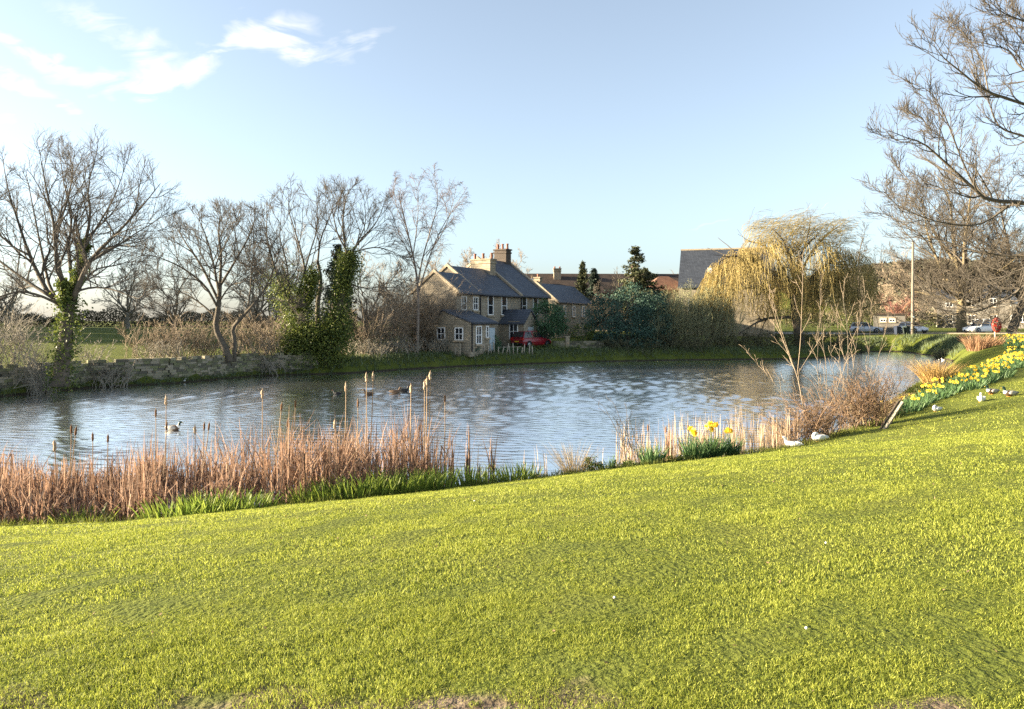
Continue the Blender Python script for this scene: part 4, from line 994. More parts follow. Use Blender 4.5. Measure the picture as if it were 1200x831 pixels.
def stone_wall():
    rng = np.random.default_rng(271); P = np.array([(-29.4, 31.4), (-25.15, 35.95), (-23.4, 40.65), (-20.2, 43.35), (-17.25, 49.25), (-13.6, 50.95)], float)
    d = np.linalg.norm(np.diff(P, axis=0), axis=1); c = np.r_[0, np.cumsum(d)]; mb = MB(); L = c[-1]
    zb = -.15; row = 0; z = zb
    hts = rng.uniform(.11, .2, 11)
    for hgt in hts:
        u = rng.uniform(-.2, 0)
        while u < L:
            w = rng.uniform(.2, .52); uc = min(max(u + w / 2, 0), L - .01); i = min(int(np.searchsorted(c, uc)) - 1, len(d) - 1); i = max(i, 0); f = (uc - c[i]) / d[i]
            p = P[i] * (1 - f) + P[i + 1] * f; t = (P[i + 1] - P[i]) / d[i]
            if not (z > 1.25 and rng.uniform() < .3):
                mb.box((p[0] + rng.normal() * .015, p[1] + rng.normal() * .015, z + hgt / 2), (w * .97, .42 + rng.normal() * .025, hgt * .96), math.atan2(t[1], t[0]) + rng.normal() * .02)
            u += w
        z += hgt
    base = np.array([-24, 41.2, 0.0])
    o = mb.build('stone_wall', M_['dry'], None, False, base); o.location = tuple(base); tag(o, 'old mossy stone retaining wall along the left far bank', 'wall')


stone_wall()


# ------------------------------------------------------------------ buildings (local frame: x along the eaves, -y towards the front, z up)
def window(par, x, z, w, h, y=0.0, axis='y', cols=2, rows=2, name='window', sill=True, side=-1):
    """axis y: pane on a wall whose front faces local -y; axis x: on a wall facing local -x"""
    def B(mb, a, d, zc, sa, sd, sz): 
        if axis == 'y': mb.box((a, y + side * d, zc), (sa, sd, sz))
        else: mb.box((y + side * d, a, zc), (sd, sa, sz))
    f = MB(); t = .08
    B(f, x, .03, z + h / 2 - t / 2, w, .1, t); B(f, x, .03, z - h / 2 + t / 2, w, .1, t)
    for s in (-1, 1): B(f, x + s * (w / 2 - t / 2), .032, z, t, .104, h - 2 * t)
    for k in range(1, cols): B(f, x - w / 2 + w * k / cols, .022, z, .05, .07, h - 2 * t)
    for k in range(1, rows): B(f, x, .025, z - h / 2 + h * k / rows, w - 2 * t, .075, .05)
    fo = f.build(name, M_['white'], par)
    g = MB(); B(g, x, .004, z, w - .04, .03, h - .04); g.build('pane', M_['glass'], fo)
    if sill:
        s = MB(); B(s, x, .08, z - h / 2 - .075, w + .24, .2, .14); s.build('sill', M_['stone_trim'], fo); s = MB(); B(s, x, .03, z + h / 2 + .11, w + .3, .09, .21); s.build('lintel', M_['stone_trim'], fo)
    return fo


def gable_walls(mb, L, D, he, hr, x0=0, y0=0, zb=-.4):
    P = [(x0, y0, zb), (x0, y0 + D, zb), (x0, y0 + D, he), (x0, y0 + D / 2, hr), (x0, y0, he)]
    mb.prism(P, (L, 0, 0))


def gable_roof(mb, L, D, he, hr, x0=0, y0=0, ov=.25, th=.12, ovx=.0):
    sl = (hr - he) / (D / 2)
    for s in (0, 1):
        ye = y0 - ov if s == 0 else y0 + D + ov; yr = y0 + D / 2
        ze = he - ov * sl
        a = np.array([(x0 - ovx, ye, ze + .02), (x0 - ovx, yr, hr + .02), (x0 - ovx, yr, hr + th + .02), (x0 - ovx, ye, ze + th + .02)])
        mb.prism(a if s == 0 else a[::-1], (L + 2 * ovx, 0, 0))


def coping(mb, x, D, he, hr, y0=0, w=.3, ov=.28, th=.16):
    sl = (hr - he) / (D / 2)
    for s in (0, 1):
        ye = y0 - ov if s == 0 else y0 + D + ov; yr = y0 + D / 2; ze = he - ov * sl
        a = np.array([(x - w / 2, ye, ze + .05), (x - w / 2, yr, hr + .05), (x - w / 2, yr, hr + .05 + th + .12), (x - w / 2, ye, ze + .05 + th + .08)])
        mb.prism(a if s == 0 else a[::-1], (w, 0, 0))


def chimney(par, x, y, z0, z1, w, d, pots, m='stone', potm='pot', ph=.58):
    mb = MB(); mb.box((x, y, (z0 + z1) / 2), (w, d, z1 - z0)); mb.box((x, y, z1 - .28), (w + .14, d + .14, .14)); mb.box((x, y, z1 + .05), (w + .2, d + .2, .14))
    c = mb.build('chimney', M_[m], par)
    for k in range(pots):
        px = x + (k - (pots - 1) / 2) * (w - .3) / max(1, pots - 1) if w >= d else x; py = y if w >= d else y + (k - (pots - 1) / 2) * (d - .3) / max(1, pots - 1)
        MB().tube([(px, py, z1 + .1), (px, py, z1 + .22), (px, py, z1 + ph), (px, py, z1 + ph + .05), (px, py, z1 + ph + .12)], [.16, .13, .11, .15, .14], 10).build('chimney_pot', M_[potm], c, True)
    return c


UANG = math.atan2(.845, .535)
U3 = np.array([.535, .845]); N3 = np.array([.845, -.535]); P0 = np.array([-2.2, 68.0])


def hpos(t, nn=0.0): p = P0 + U3 * t + N3 * nn; return (p[0], p[1], 1.15)


def pipe(par, x, y, z0, z1, m='black'): MB().tube([(x, y, z0), (x, y, z1)], .055, 8).build('drainpipe', M_[m], par)


def gutter(par, x0, x1, y, z): MB().tube([(x0, y, z), (x1, y, z)], .075, 8).build('gutter', M_['black'], par)


def houses():
    # right hand terrace house
    h = thing('stone_house', 'right hand sandstone terrace house with steep slate roof and dark chimney', 'house', hpos(5.4), UANG)
    L, D, he, hr = 5.8, 10.0, 5.05, 8.75
    mb = MB(); gable_walls(mb, L, D, he, hr); mb.build('wall', M_['stone'], h)
    mb = MB(); gable_roof(mb, L - .3, D, he, hr, .15); r = mb.build('roof', M_['slate'], h)
    mb = MB(); coping(mb, L - .02, D, he, hr); coping(mb, 0.1, D, he, hr); mb.build('coping', M_['stone_trim'], r)
    chimney(r, L - .6, D / 2 + .3, hr - .9, hr + 1.35, 1.0, 1.5, 3, 'soot')
    for x in (.9, 3.1): window(h, x, 4.0, .95, 1.75, cols=1)
    window(h, 1.2, 1.35, 1.1, 1.5); window(h, 4.2, 1.35, 1.1, 1.5)
    mb = MB(); mb.box((2.7, -.02, 1.0), (.95, .09, 2.05)); d = mb.build('door', M_['door_blue'], h); MB().box((3.05, -.09, 1.0), (.04, .05, .12)).build('handle', M_['alloy'], d)
    gutter(h, 0, L, -.33, he - .18); pipe(h, .35, -.09, 0, he - .2)
    # middle house with its porch
    h = thing('stone_house', 'middle sandstone terrace house with a gabled porch on its front', 'house', hpos(-1.65), UANG)
    L, D, he, hr = 7.0, 6.8, 5.0, 7.5
    mb = MB(); gable_walls(mb, L, D, he, hr); mb.build('wall', M_['stone'], h)
    mb = MB(); gable_roof(mb, L - .3, D, he, hr, .15); r = mb.build('roof', M_['slate'], h)
    mb = MB(); coping(mb, .02, D, he, hr); mb.build('coping', M_['stone_trim'], r)
    chimney(r, L - .75, D / 2 + .3, hr - 1.0, hr + 1.05, 1.0, 2.3, 3, 'stone_grey')
    for x in (2.0, 4.3): window(h, x, 3.95, .95, 1.8, cols=1)
    window(h, 1.3, 1.45, 1.1, 1.5)
    gutter(h, .2, L, -.33, he - .18); pipe(h, .25, -.09, 0, he - .2)
    px, pw, pd = 4.7, 2.3, 2.7
    mb = MB(); P = [(px - pw / 2, -.005, -.4), (px + pw / 2, -.005, -.4), (px + pw / 2, -.005, 2.35), (px, -.005, 3.45), (px - pw / 2, -.005, 2.35)]; mb.prism(P, (0, -pd, 0)); pr = mb.build('porch', M_['stone'], h)
    mb = MB()
    for s in (-1, 1):
        a = np.array([(px + s * (pw / 2 + .2), .0, 2.17), (px, .0, 3.47), (px, .0, 3.6), (px + s * (pw / 2 + .2), .0, 2.3)]); mb.prism(a, (0, -pd - .15, 0))
    mb.build('porch_roof', M_['slate'], pr)
    window(pr, -1.6, 1.55, .95, 1.45, y=px - pw / 2, axis='x')
    mb = MB(); mb.box((px, -pd - .03, .95), (.95, .08, 2.0)); mb.build('porch_door', M_['door_blue'], pr)
    # left house with the lean-to
    h = thing('stone_house', 'left hand sandstone house end with a slate lean-to facing the pond', 'house', hpos(-5.3, .35), UANG)
    L, D, he, hr = 3.62, 4.8, 5.0, 6.7
    mb = MB(); gable_walls(mb, L, D, he, hr); mb.build('wall', M_['stone'], h)
    mb = MB(); gable_roof(mb, L - .2, D, he, hr, .1); r = mb.build('roof', M_['slate'], h)
    mb = MB(); coping(mb, .03, D, he, hr); mb.build('coping', M_['stone_trim'], r)
    for x in (1.0, 2.75): window(h, x, 4.05, .75, 1.2)
    gutter(h, 0, L, -.33, he - .16); pipe(h, L - .15, -.09, 2.6, he - .2)
    ex0, ex1, eyf = -2.0, 1.55, -2.9                    # lean-to footprint
    P = [(ex0, eyf, -.4), (ex0, .9, -.4), (ex0, .9, 2.4), (ex0, -.01, 3.3), (ex0, eyf, 2.35)]
    mb = MB(); mb.prism(P, (ex1 - ex0, 0, 0)); e = mb.build('lean_to', M_['stone_grey'], h)
    mb = MB(); a = np.array([(ex0 - .12, eyf - .25, 2.30), (ex0 - .12, -.02, 3.36), (ex0 - .12, -.02, 3.48), (ex0 - .12, eyf - .25, 2.42)]); mb.prism(a, (ex1 - ex0 + .24, 0, 0))
    a = np.array([(ex0 - .12, -.01, 3.36), (ex0 - .12, 1.1, 2.3), (ex0 - .12, 1.1, 2.42), (ex0 - .12, -.01, 3.48)]); mb.prism(a, (2.1, 0, 0)); mb.build('lean_to_roof', M_['slate'], e)
    for yy in (-1.75, .1): window(e, yy, 1.45, .85, 1.05, y=ex0, axis='x')
    window(e, -.9, 1.35, .8, 1.5, y=eyf); window(e, .35, 1.6, .4, 1.0, y=eyf, cols=1)
    mb = MB(); mb.box((1.05, eyf - .03, .95), (.8, .08, 1.95)); mb.build('door', M_['door_blue'], e)
    pipe(e, ex0 + .12, eyf - .08, 0, 2.3); gutter(e, ex0, ex1, eyf - .3, 2.27)
    mb = MB(); mb.box((ex0 - .45, -.6, .15), (.25, 3.2, 1.1)); mb.build('yard_wall', M_['stone_grey'], h)
    # low cottage
    c = thing('cottage', 'low stone cottage with a steep front gable beyond the round evergreen', 'house', tuple(gpt(652, 86, -.2)), R_(62))
    L, D, he, hr = 11, 5.2, 4.5, 6.6
    mb = MB(); gable_walls(mb, L, D, he, hr); mb.build('wall', M_['stone'], c)
    mb = MB(); gable_roof(mb, L, D, he, hr, .15); r = mb.build('roof', M_['slate'], c)
    mb = MB(); coping(mb, .03, D, he, hr); mb.build('coping', M_['stone_trim'], r)
    chimney(r, .5, D / 2, hr - .5, hr + .7, .6, .7, 1, 'stone_grey', ph=.35)
    for x in (2.2, 5.0, 8.0): window(c, x, 3.4, .9, 1.3)
    window(c, D / 2, 3.6, .8, 1.1, y=0, axis='x')
    # long dark row behind
    g = gpt(612, 112); c = thing('terrace_row', 'long low terrace with a dark brown roof and white dormer behind the houses', 'house', (g[0], g[1], g[2]), R_(2))
    L, D = 25, 8; he, hr = 5.6, 8.6
    mb = MB(); gable_walls(mb, L, D, he, hr); mb.build('wall', M_['stone_grey'], c)
    mb = MB(); gable_roof(mb, L, D, he, hr, 0, ovx=.2); r = mb.build('roof', M_['slate_brown'], c)
    chimney(r, 5.6, 3.0, hr - 1.0, hr + .75, 1.1, .8, 2, 'stone_grey', ph=.3); chimney(r, 18, D / 2, hr - .4, hr + .9, 1.1, .8, 2, 'stone_grey', ph=.35)
    mb = MB(); mb.box((1.7, 1.0, 7.0), (1.5, 1.6, 1.15)); mb.box((1.7, .85, 7.65), (1.75, 2.0, .14)); dm = mb.build('dormer', M_['white'], r); MB().box((1.7, .18, 7.0), (1.2, .06, .75)).build('pane', M_['glass'], dm)
    for x in (7, 11, 15, 20): window(c, x, 4.2, 1.1, 1.3); window(c, x, 1.5, 1.1, 1.3)
    # red tiled house
    g = gpt(772, 106); c = thing('tiled_house', 'house with a red brown hipped tile roof left of the slate hall', 'house', tuple(g), R_(5))
    mb = MB(); mb.box((1.6, 3, 2.9), (6.0, 6, 6.6)); mb.build('wall', M_['stone_grey'], c)
    V = [(-1.7, -.3, 6.15), (4.9, -.3, 6.15), (4.9, 6.3, 6.15), (-1.7, 6.3, 6.15), (.9, 3, 8.3), (2.3, 3, 8.3)]
    mb = MB(); mb.add(V, [(0, 1, 5, 4), (2, 3, 4, 5)]); mb.add(V, [(1, 2, 5), (3, 0, 4), ]); mb.add(V, [(3, 2, 1, 0)]); mb.build('roof', M_['tile_red'], c)
    window(c, .2, 4.6, 1.1, 1.2); window(c, 3, 4.6, 1.1, 1.2)
    # hall
    g = gpt(795.5, 99); c = thing('hall', 'tall hall with one great steep slate roof behind the yellow willow', 'hall', tuple(g), R_(-17))
    L, D, he, hr = 12.1, 11, 6.4, 11.7
    mb = MB(); gable_walls(mb, L, D, he, hr); mb.build('wall', M_['stone_grey'], c)
    mb = MB(); gable_roof(mb, L, D, he, hr, ovx=.12); r = mb.build('roof', M_['slate_dark'], c)
    MB().box((L / 2, D / 2, hr + .13), (L + .3, .35, .2)).build('ridge_tiles', M_['stone_trim'], r)
    for x in (1.8, 4.5): window(c, x, 3.4, 1.1, 2.6, rows=3)
    mb = MB(); mb.box((3.9, 2.2, 8.7), (.55, .5, .6)); mb.build('roof_vent', M_['white'], r)
    # houses beyond the road
    g = gpt(1098, 138); c = thing('stone_house', 'long grey stone house behind the great tree across the road', 'house', tuple(g), R_(-31))
    L, D, he, hr = 17, 8, 5.6, 8.6
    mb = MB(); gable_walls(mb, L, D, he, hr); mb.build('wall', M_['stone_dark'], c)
    mb = MB(); gable_roof(mb, L, D, he, hr, ovx=.2); r = mb.build('roof', M_['slate_dark'], c)
    chimney(r, .8, D / 2, hr - .5, hr + 1.2, .9, 1.2, 2, 'stone_grey'); chimney(r, 15.8, D / 2, hr - .5, hr + 1.2, .9, 1.2, 2, 'stone_grey')
    for x in (2, 5.5, 8.8, 12, 15): window(c, x, 4.6, 1.15, 1.5); window(c, x, 1.6, 1.15, 1.5)
    g = gpt(1186, 128); c = thing('cottage', 'stone cottage at the right edge across the road', 'house', tuple(g), R_(-36))
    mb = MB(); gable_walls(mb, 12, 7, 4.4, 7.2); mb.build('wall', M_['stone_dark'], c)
    mb = MB(); gable_roof(mb, 12, 7, 4.4, 7.2, ovx=.2); mb.build('roof', M_['slate'], c)
    for x in (1.5, 4.5, 8): window(c, x, 1.7, 1.2, 1.3)
    # garage
    g = gpt(1027, 110); c = thing('garage', 'low pale garage with two small white framed windows left of the pole', 'garage', tuple(g), R_(-28))
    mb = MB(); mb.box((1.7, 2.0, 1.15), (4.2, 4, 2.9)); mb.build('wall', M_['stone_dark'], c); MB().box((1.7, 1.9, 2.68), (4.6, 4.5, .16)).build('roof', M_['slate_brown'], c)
    for x in (.9, 2.1): window(c, x, 1.75, .8, .45, rows=1)


houses()


def low_walls():
    g = gpt(648, 69.2); t = thing('garden_wall', 'low stone garden wall with a pale gatepost right of the red car', 'wall', tuple(g), R_(8))
    rng = np.random.default_rng(5); mb = MB()
    for r in range(5):
        u = 0.0
        while u < 4.6:
            w = rng.uniform(.25, .5); mb.box((u + w / 2, rng.normal() * .012, -.1 + r * .17), (w * .97, .34, .165)); u += w
    mb.build('wall', M_['dry'], t)
    MB().box((1.35, -.05, .42), (.36, .4, 1.25)).box((1.35, -.05, 1.08), (.46, .5, .1)).build('gatepost', M_['stone_trim'], t)
    # bleached stakes along the water before the houses
    g = gpt(532, 61.2); t = thing('stake_fence', 'line of bleached uneven stakes along the water before the house', 'fence', tuple(g))
    proto = None
    for i in range(22):
        u = 533 + i * 4.3 + rng.uniform(-1, 1); f = i / 21; y = 60.2 + 3.6 * f; p = np.array([(u - 600) / F * y, y]); z = gz(*p)
        if proto is None:
            MBs = MB().tube([(0, 0, -.5), (0, 0, .4), (.02, 0, 1.0), (.02, 0, 1.1)], [.06, .055, .05, .02], 6); proto = MBs.build('stake', M_['stake'], t, True); o = proto
        else:
            o = proto.copy(); COL.objects.link(o); o.parent = t
        o.location = (p[0] - g[0], p[1] - g[1], z - g[2] - .25); o.rotation_euler = (rng.normal() * .06, rng.normal() * .08, i); o.scale = (1, 1, rng.uniform(.75, 1.2))
    MB().tube([(0.0, .05, .15), (2.5, 1.6, .3), (5.6, 3.2, .35)], .03, 6).build('rail', M_['stake'], t)


low_walls()


# ------------------------------------------------------------------ vehicles and street furniture
def car(label, loc, heading, paint, L=4.2, W=1.76, H=1.5, estate=True, plate='plate_y', name='parked_car'):
    t = thing(name, label, 'car', loc, heading)
    hl, hw = L / 2, W / 2
    b = MB()

    def ring(x, w, zb, zt, bulge=1.0):
        return np.array([(x, -w * .86, zb), (x, -w * .98 * bulge, zb + .12), (x, -w * bulge, (zb + zt) * .52), (x, -w * .95, zt - .05), (x, -w * .84, zt), (x, w * .84, zt), (x, w * .95, zt - .05), (x, w * bulge, (zb + zt) * .52), (x, w * .98 * bulge, zb + .12), (x, w * .86, zb)])
    st = [(-hl, .80, .36, .78), (-hl + .06, .90, .28, .88), (-hl + .3, .98, .24, .94), (-hl + 1.0, 1, .22, .95), (0, 1, .22, .94), (hl - 1.3, 1, .22, .92), (hl - .75, .99, .22, .86), (hl - .3, .95, .24, .76), (hl - .06, .84, .28, .64), (hl, .70, .36, .54)]
    b.loft([ring(x, hw * w, zb, zt) for x, w, zb, zt in st])
    # cabin: rear slope, roof, windscreen pillars
    rx0, rx1, rx2, rx3 = (-hl + .06, -hl + .42, .05, hl - 1.25) if estate else (-hl + .55, -hl + 1.2, .15, hl - 1.2)

    def cr(x, w, z): return np.array([(x, -w, z), (x, w, z)])
    bw, tw = hw * .88, hw * .70
    V = np.array([(rx0, -bw, .9), (rx0, bw, .9), (rx1, -tw, H - .04), (rx1, tw, H - .04), (rx2, -tw, H), (rx2, tw, H), (rx3, -bw, .88), (rx3, bw, .88), ((rx1 + rx2) / 2, -tw, H + .03), ((rx1 + rx2) / 2, tw, H + .03)])
    b.add(V, [(1, 0, 2, 3), (3, 2, 8, 9), (9, 8, 4, 5), (5, 4, 6, 7)]); b.Fc.append((np.array([[0, 6, 4, 8, 2]]) + b.n - 10, 0)); b.Fc.append((np.array([[1, 3, 9, 5, 7]]) + b.n - 10, 0))
    b.build('body', M_[paint], t, False, bevel=.03)

    def pane(name, a, bq, c, d, k=.10, out=.012):
        Q = np.array([a, bq, c, d], float); ce = Q.mean(0); Q = ce + (Q - ce) * (1 - k); n = np.cross(Q[1] - Q[0], Q[3] - Q[0]); n /= np.linalg.norm(n)
        if np.dot(n, ce - np.array([0, 0, .8])) < 0: n = -n
        MB().prism(Q + n * out, -n * .02).build(name, M_['glass'], t)
    pane('windscreen', V[4], V[5], V[7], V[6], .09); pane('rear_window', V[2], V[3], V[1] + (0, 0, .1), V[0] + (0, 0, .1), .14)
    for s, (i0, i2, i4, i6) in ((-1, (0, 2, 4, 6)), (1, (1, 3, 5, 7))):
        A, Bq, C, D = V[i0] + (0, 0, .03), V[i2], V[i4], V[i6] + (0, 0, .05)
        mid_b = A * .5 + D * .5; mid_t = Bq * .5 + C * .5
        pane('side_window', A, Bq, mid_t, mid_b, .13); pane('side_window', mid_b, mid_t, C, D, .13)
        x = hl - 1.35
        MB().box((x, s * (hw + .07), 1.0), (.12, .18, .13)).build('mirror', M_['black'], t, bevel=.03)
        MB().box((hl - .16, s * hw * .62, .66), (.26, .34, .15), s * -.35).build('headlight', M_['lamp_clear'], t, bevel=.03)
        MB().box((-hl + .03, s * hw * .76, .84), (.14, .26, .26)).build('tail_light', M_['lamp_red'], t, bevel=.03)
    MB().box((-hl - .005, 0, .62), (.03, .52, .12)).build('number_plate', M_[plate], t); MB().box((hl + .004, 0, .45), (.03, .52, .11)).build('number_plate', M_['plate_w'], t)
    MB().box((-hl + .02, 0, .38), (.14, W * .8, .2)).build('rear_bumper', M_['black'], t, bevel=.04); MB().box((hl - .05, 0, .38), (.12, W * .6, .18)).build('grille', M_['black'], t, bevel=.03)
    th = np.linspace(0, 2 * math.pi, 21)[:-1]; wheel0 = None
    for x in (-hl + .78, hl - .82):
        for s in (-1, 1):
            w = bpy.data.objects.new('wheel', None); COL.objects.link(w); w.parent = t; w.location = (x, s * (hw - .085), .31)
            mb = MB(); mb.loft([np.column_stack([np.cos(th) * r, np.full(20, yy), np.sin(th) * r]) for yy, r in ((-.1, .2), (-.1, .29), (-.07, .31), (.07, .31), (.1, .29), (.1, .2))], close=True); mb.build('tyre', M_['rubber'], w, True)
            mb = MB(); mb.loft([np.column_stack([np.cos(th) * r, np.full(20, s * yy), np.sin(th) * r]) for yy, r in ((.095, .21), (.105, .19), (.09, .06), (.1, .03))], close=True); mb.build('rim', M_['alloy'], w, True)
            mb = MB(); mb.loft([np.column_stack([np.cos(th) * .37, np.full(20, x0), np.sin(th) * .37]) for x0 in (0, s * .03)]); a = mb.build('wheel_arch', M_['black'], t); a.location = (x, s * (hw - .02), .34)
    return t


p = hpos(8.2, 3.6); car('small red hatchback parked in front of the stone terrace, tail to the pond', tuple(gpt(623, 69.5, .02)), R_(47), 'car_red', 4.15, 1.78, 1.58)
car('white car parked on the road behind the wooden pole', tuple(gpt(1070, 101, .07)), R_(-74), 'car_white', 3.9, 1.7, 1.5)
car('pale car facing left behind the red life ring box', tuple(gpt(1149, 95.5, .07)), R_(196), 'car_white', 4.3, 1.85, 1.8)
car('pale car half hidden behind the right side of the willow', tuple(gpt(1015, 104, .07)), R_(-22), 'car_silver', 4.2, 1.75, 1.5)
car('pale car half hidden under the left boughs of the willow', tuple(gpt(843, 110, .07)), R_(165), 'car_white', 4.2, 1.75, 1.5)


def furniture():
    g = gpt(1069.5, 92.5); t = thing('telegraph_pole', 'tall weathered wooden pole on the grass by the far pond end', 'pole', tuple(g))
    MB().tube([(0, 0, -.4), (0, 0, 3), (.02, 0, 7), (.05, 0, 11.6)], [.2, .18, .155, .13], 12).build('pole', M_['pole'], t, True)
    MB().tube([(.05, 0, 11.6), (.05, 0, 11.75)], [.19, .02], 12).build('cap', M_['black'], t); MB().box((.03, -.19, 2.2), (.2, .03, .26)).build('plate', M_['white'], t)
    mb = MB()
    for k in range(9): mb.tube([(-.3 if k % 2 else .3, 0, 5 + k * .5), (0, 0, 5 + k * .5)], .012, 5)
    mb.build('climbing_pegs', M_['alloy'], t)
    for i, (u, y, rz, mt, lab) in enumerate([(1051.5, 93.5, .1, 'bin', 'dark blue wheelie bin left of the pole, left of two'), (1062, 93.8, .25, 'bin_green', 'dark green wheelie bin standing next to the pole')]):
        g = gpt(u, y, .01); t = thing('wheelie_bin', lab, 'bin', tuple(g), rz, 'wheelie bins by the pole')
        b = MB(); b.loft([np.array([(-a, -d, z), (a, -d, z), (a, d, z), (-a, d, z)]) for a, d, z in ((.23, .26, .04), (.245, .29, .3), (.28, .36, .95), (.30, .38, .96), (.30, .38, 1.0))]); b.build('body', M_[mt], t, bevel=.02)
        b = MB(); b.loft([np.array([(-a, -d - .02, z), (a, -d - .02, z), (a, d, z + .04), (-a, d, z + .04)]) for a, d, z in ((.31, .39, 1.003), (.31, .39, 1.04), (.26, .33, 1.08))]); b.build('lid', M_[mt], t, bevel=.01)
        MB().tube([(-.24, .42, .97), (.24, .42, .97)], .02, 8).build('handle', M_[mt], t)
        for s in (-1, 1): MB().tube([(s * .2, .26, .1), (s * .26, .26, .1)], .1, 14).build('wheel', M_['rubber'], t)
    # life ring cabinet
    g = gpt(1168, 62); t = thing('life_ring_box', 'red life ring cabinet on a post beside the daffodil bank', 'life ring', tuple(g), R_(18))
    zc = EYE + (HZ - 381) / F * 62 - g[2]
    MB().box((0, .14, zc / 2 - .2), (.1, .1, zc + .8)).build('post', M_['stake'], t)
    th = np.linspace(0, 2 * math.pi, 29)[:-1]; b = MB()
    b.loft([np.column_stack([np.cos(th) * r, np.full(28, yy), zc + np.sin(th) * r * 1.28]) for yy, r in ((.09, .40), (.07, .47), (0, .49), (-.07, .49), (-.13, .44), (-.16, .34), (-.165, .15))]); b.build('cabinet', M_['lifered'], t, True)
    b = MB(); a = np.linspace(0, 2 * math.pi, 25); c = np.column_stack([np.cos(a) * .27, np.full(25, -.18), zc + np.sin(a) * .36]); b.tube(c, .045, 8, cap=False); b.build('life_ring', M_['lamp_red'], t, True)
    # leaning plank post on the near lawn
    y = 22.2; p = at(1037, 508, y); g = np.array([p[0], y, gz(p[0], y)]); t = thing('leaning_post', 'weathered wooden post leaning steeply to the right on the lawn edge', 'post', tuple(g))
    M = Matrix.Rotation(R_(33), 4, 'Y') @ Matrix.Rotation(R_(-38), 4, 'Z')
    ax = np.array((M @ Vector((0, 0, 1)))); c0 = ax * .42
    MB().box(c0, (.09, .16, 1.08), M=M).build('plank', M_['wood'], t, bevel=.008)
    off = np.array(M @ Vector((-.085, -.05, 0))); MB().box(c0 + off - ax * .01, (.04, .14, 1.06), M=M).build('backing_plank', M_['wood_dark'], t, bevel=.006)
    # thin post in the water at the far right end
    p = at(1126.5, 428, 61); o = MB().tube([(0, 0, -.8), (0, 0, .55), (.01, 0, .62)], [.07, .065, .02], 8).build('mooring_post', M_['wood_dark'], None, True); o.location = (p[0], 61, 0); tag(o, 'short dark post standing in the water beyond the golden grass', 'post')


furniture()


# ------------------------------------------------------------------ reeds and bulrushes
def reeds():
    rng = np.random.default_rng(301)

    def bed(pts, n, s0, s1, h, name, label, matn, w=.028, lean=.13, bend=.26, broken=.2, clump=1.0):
        b = shore_samples(pts, n, s0, s1, rng)
        k = np.sin(b[:, 0] * 2.3 + np.sin(b[:, 1] * 3) * 1.2) * .5 + np.sin(b[:, 0] * 6.1 + b[:, 1] * 4) * .5
        k = vnoise(b[:, 0], b[:, 1], .55, 4) * .6 + vnoise(b[:, 0], b[:, 1], .2, 5) * .4
        b = b[rng.uniform(size=len(b)) < np.clip((k - .34) * 3.2, .03, 1) * clump]; N = len(b)
        b[:, 2] = np.maximum(b[:, 2], -.15)
        kk = vnoise(b[:, 0], b[:, 1], .8, 6)
        hh = np.interp(b[:, 0], *h) * rng.uniform(.45, 1.15, N) * (.62 + .62 * kk)
        mb = MB(); nb = int(N * broken)
        strips(mb, b[nb:], hh[nb:], w * rng.uniform(.5, 1.3, N - nb), rng, lean, bend, 5)
        # snapped leaves
        q = b[:nb]; H = hh[:nb] * rng.uniform(.4, .75, nb); a = rng.uniform(0, 2 * math.pi, nb); dr = np.column_stack([np.cos(a), np.sin(a), np.zeros(nb)])
        p1 = q + np.column_stack([dr[:, :2] * .08, H]); p2 = p1 + dr * (hh[:nb] * .4)[:, None] + np.column_stack([np.zeros((nb, 2)), -rng.uniform(.0, .35, nb)])
        mb.ribbons(np.stack([q, p1, p2], 1), np.column_stack([np.full(nb, w), np.full(nb, w * .9), np.full(nb, w * .2)]), np.column_stack([-dr[:, 1], dr[:, 0], np.zeros(nb)]))
        tag(mb.build(name, M_[matn]), label, 'reeds', kind='stuff')
    bed(SH_NEAR[2:7] + [(-1.25, 16.0)], 11500, -3.3, -.12, ([-16, -9, -7.5, -5.5, -3.5, -1.9, -1.2], [.9, 1.1, 1.35, 1.65, 1.6, 1.75, 1.15]), 'reed_bed', 'dense bed of dead orange brown reeds standing along the near water', 'reed')
    bed([(-16, 14.2), (-9, 13.0), (-6.9, 13.3), (-5.5, 13.9)], 2600, -1.2, .15, ([-16, -9, -7, -5], [.8, .85, .9, .8]), 'reed_litter', 'collapsed brown reed leaves at the left of the near bank', 'reed', .03, .45, .6, .4)
    bed([(3.3, 18.5), (5.15, 19.4), (7.7, 20.9), (9.2, 22.3)], 1500, -1.7, -.2, ([3, 4.5, 6.2, 7.7, 9.2], [1.0, 1.05, 1.25, 1.2, .9]), 'reed_bed', 'thin stand of pale dead reeds behind the yellow daffodils', 'reed_pale', .026, .05, .08, .06, .8)
    bed([(-.9, 16.1), (0, 16.6), (2.05, 17.8), (3.3, 18.5)], 110, -1.2, -.1, ([-.9, 1, 3.3], [.9, .6, .9]), 'reed_bed', 'few scattered dead reed stems in open water left of the daffodils', 'reed_pale', .025, .08, .1, .1, .8)


reeds()


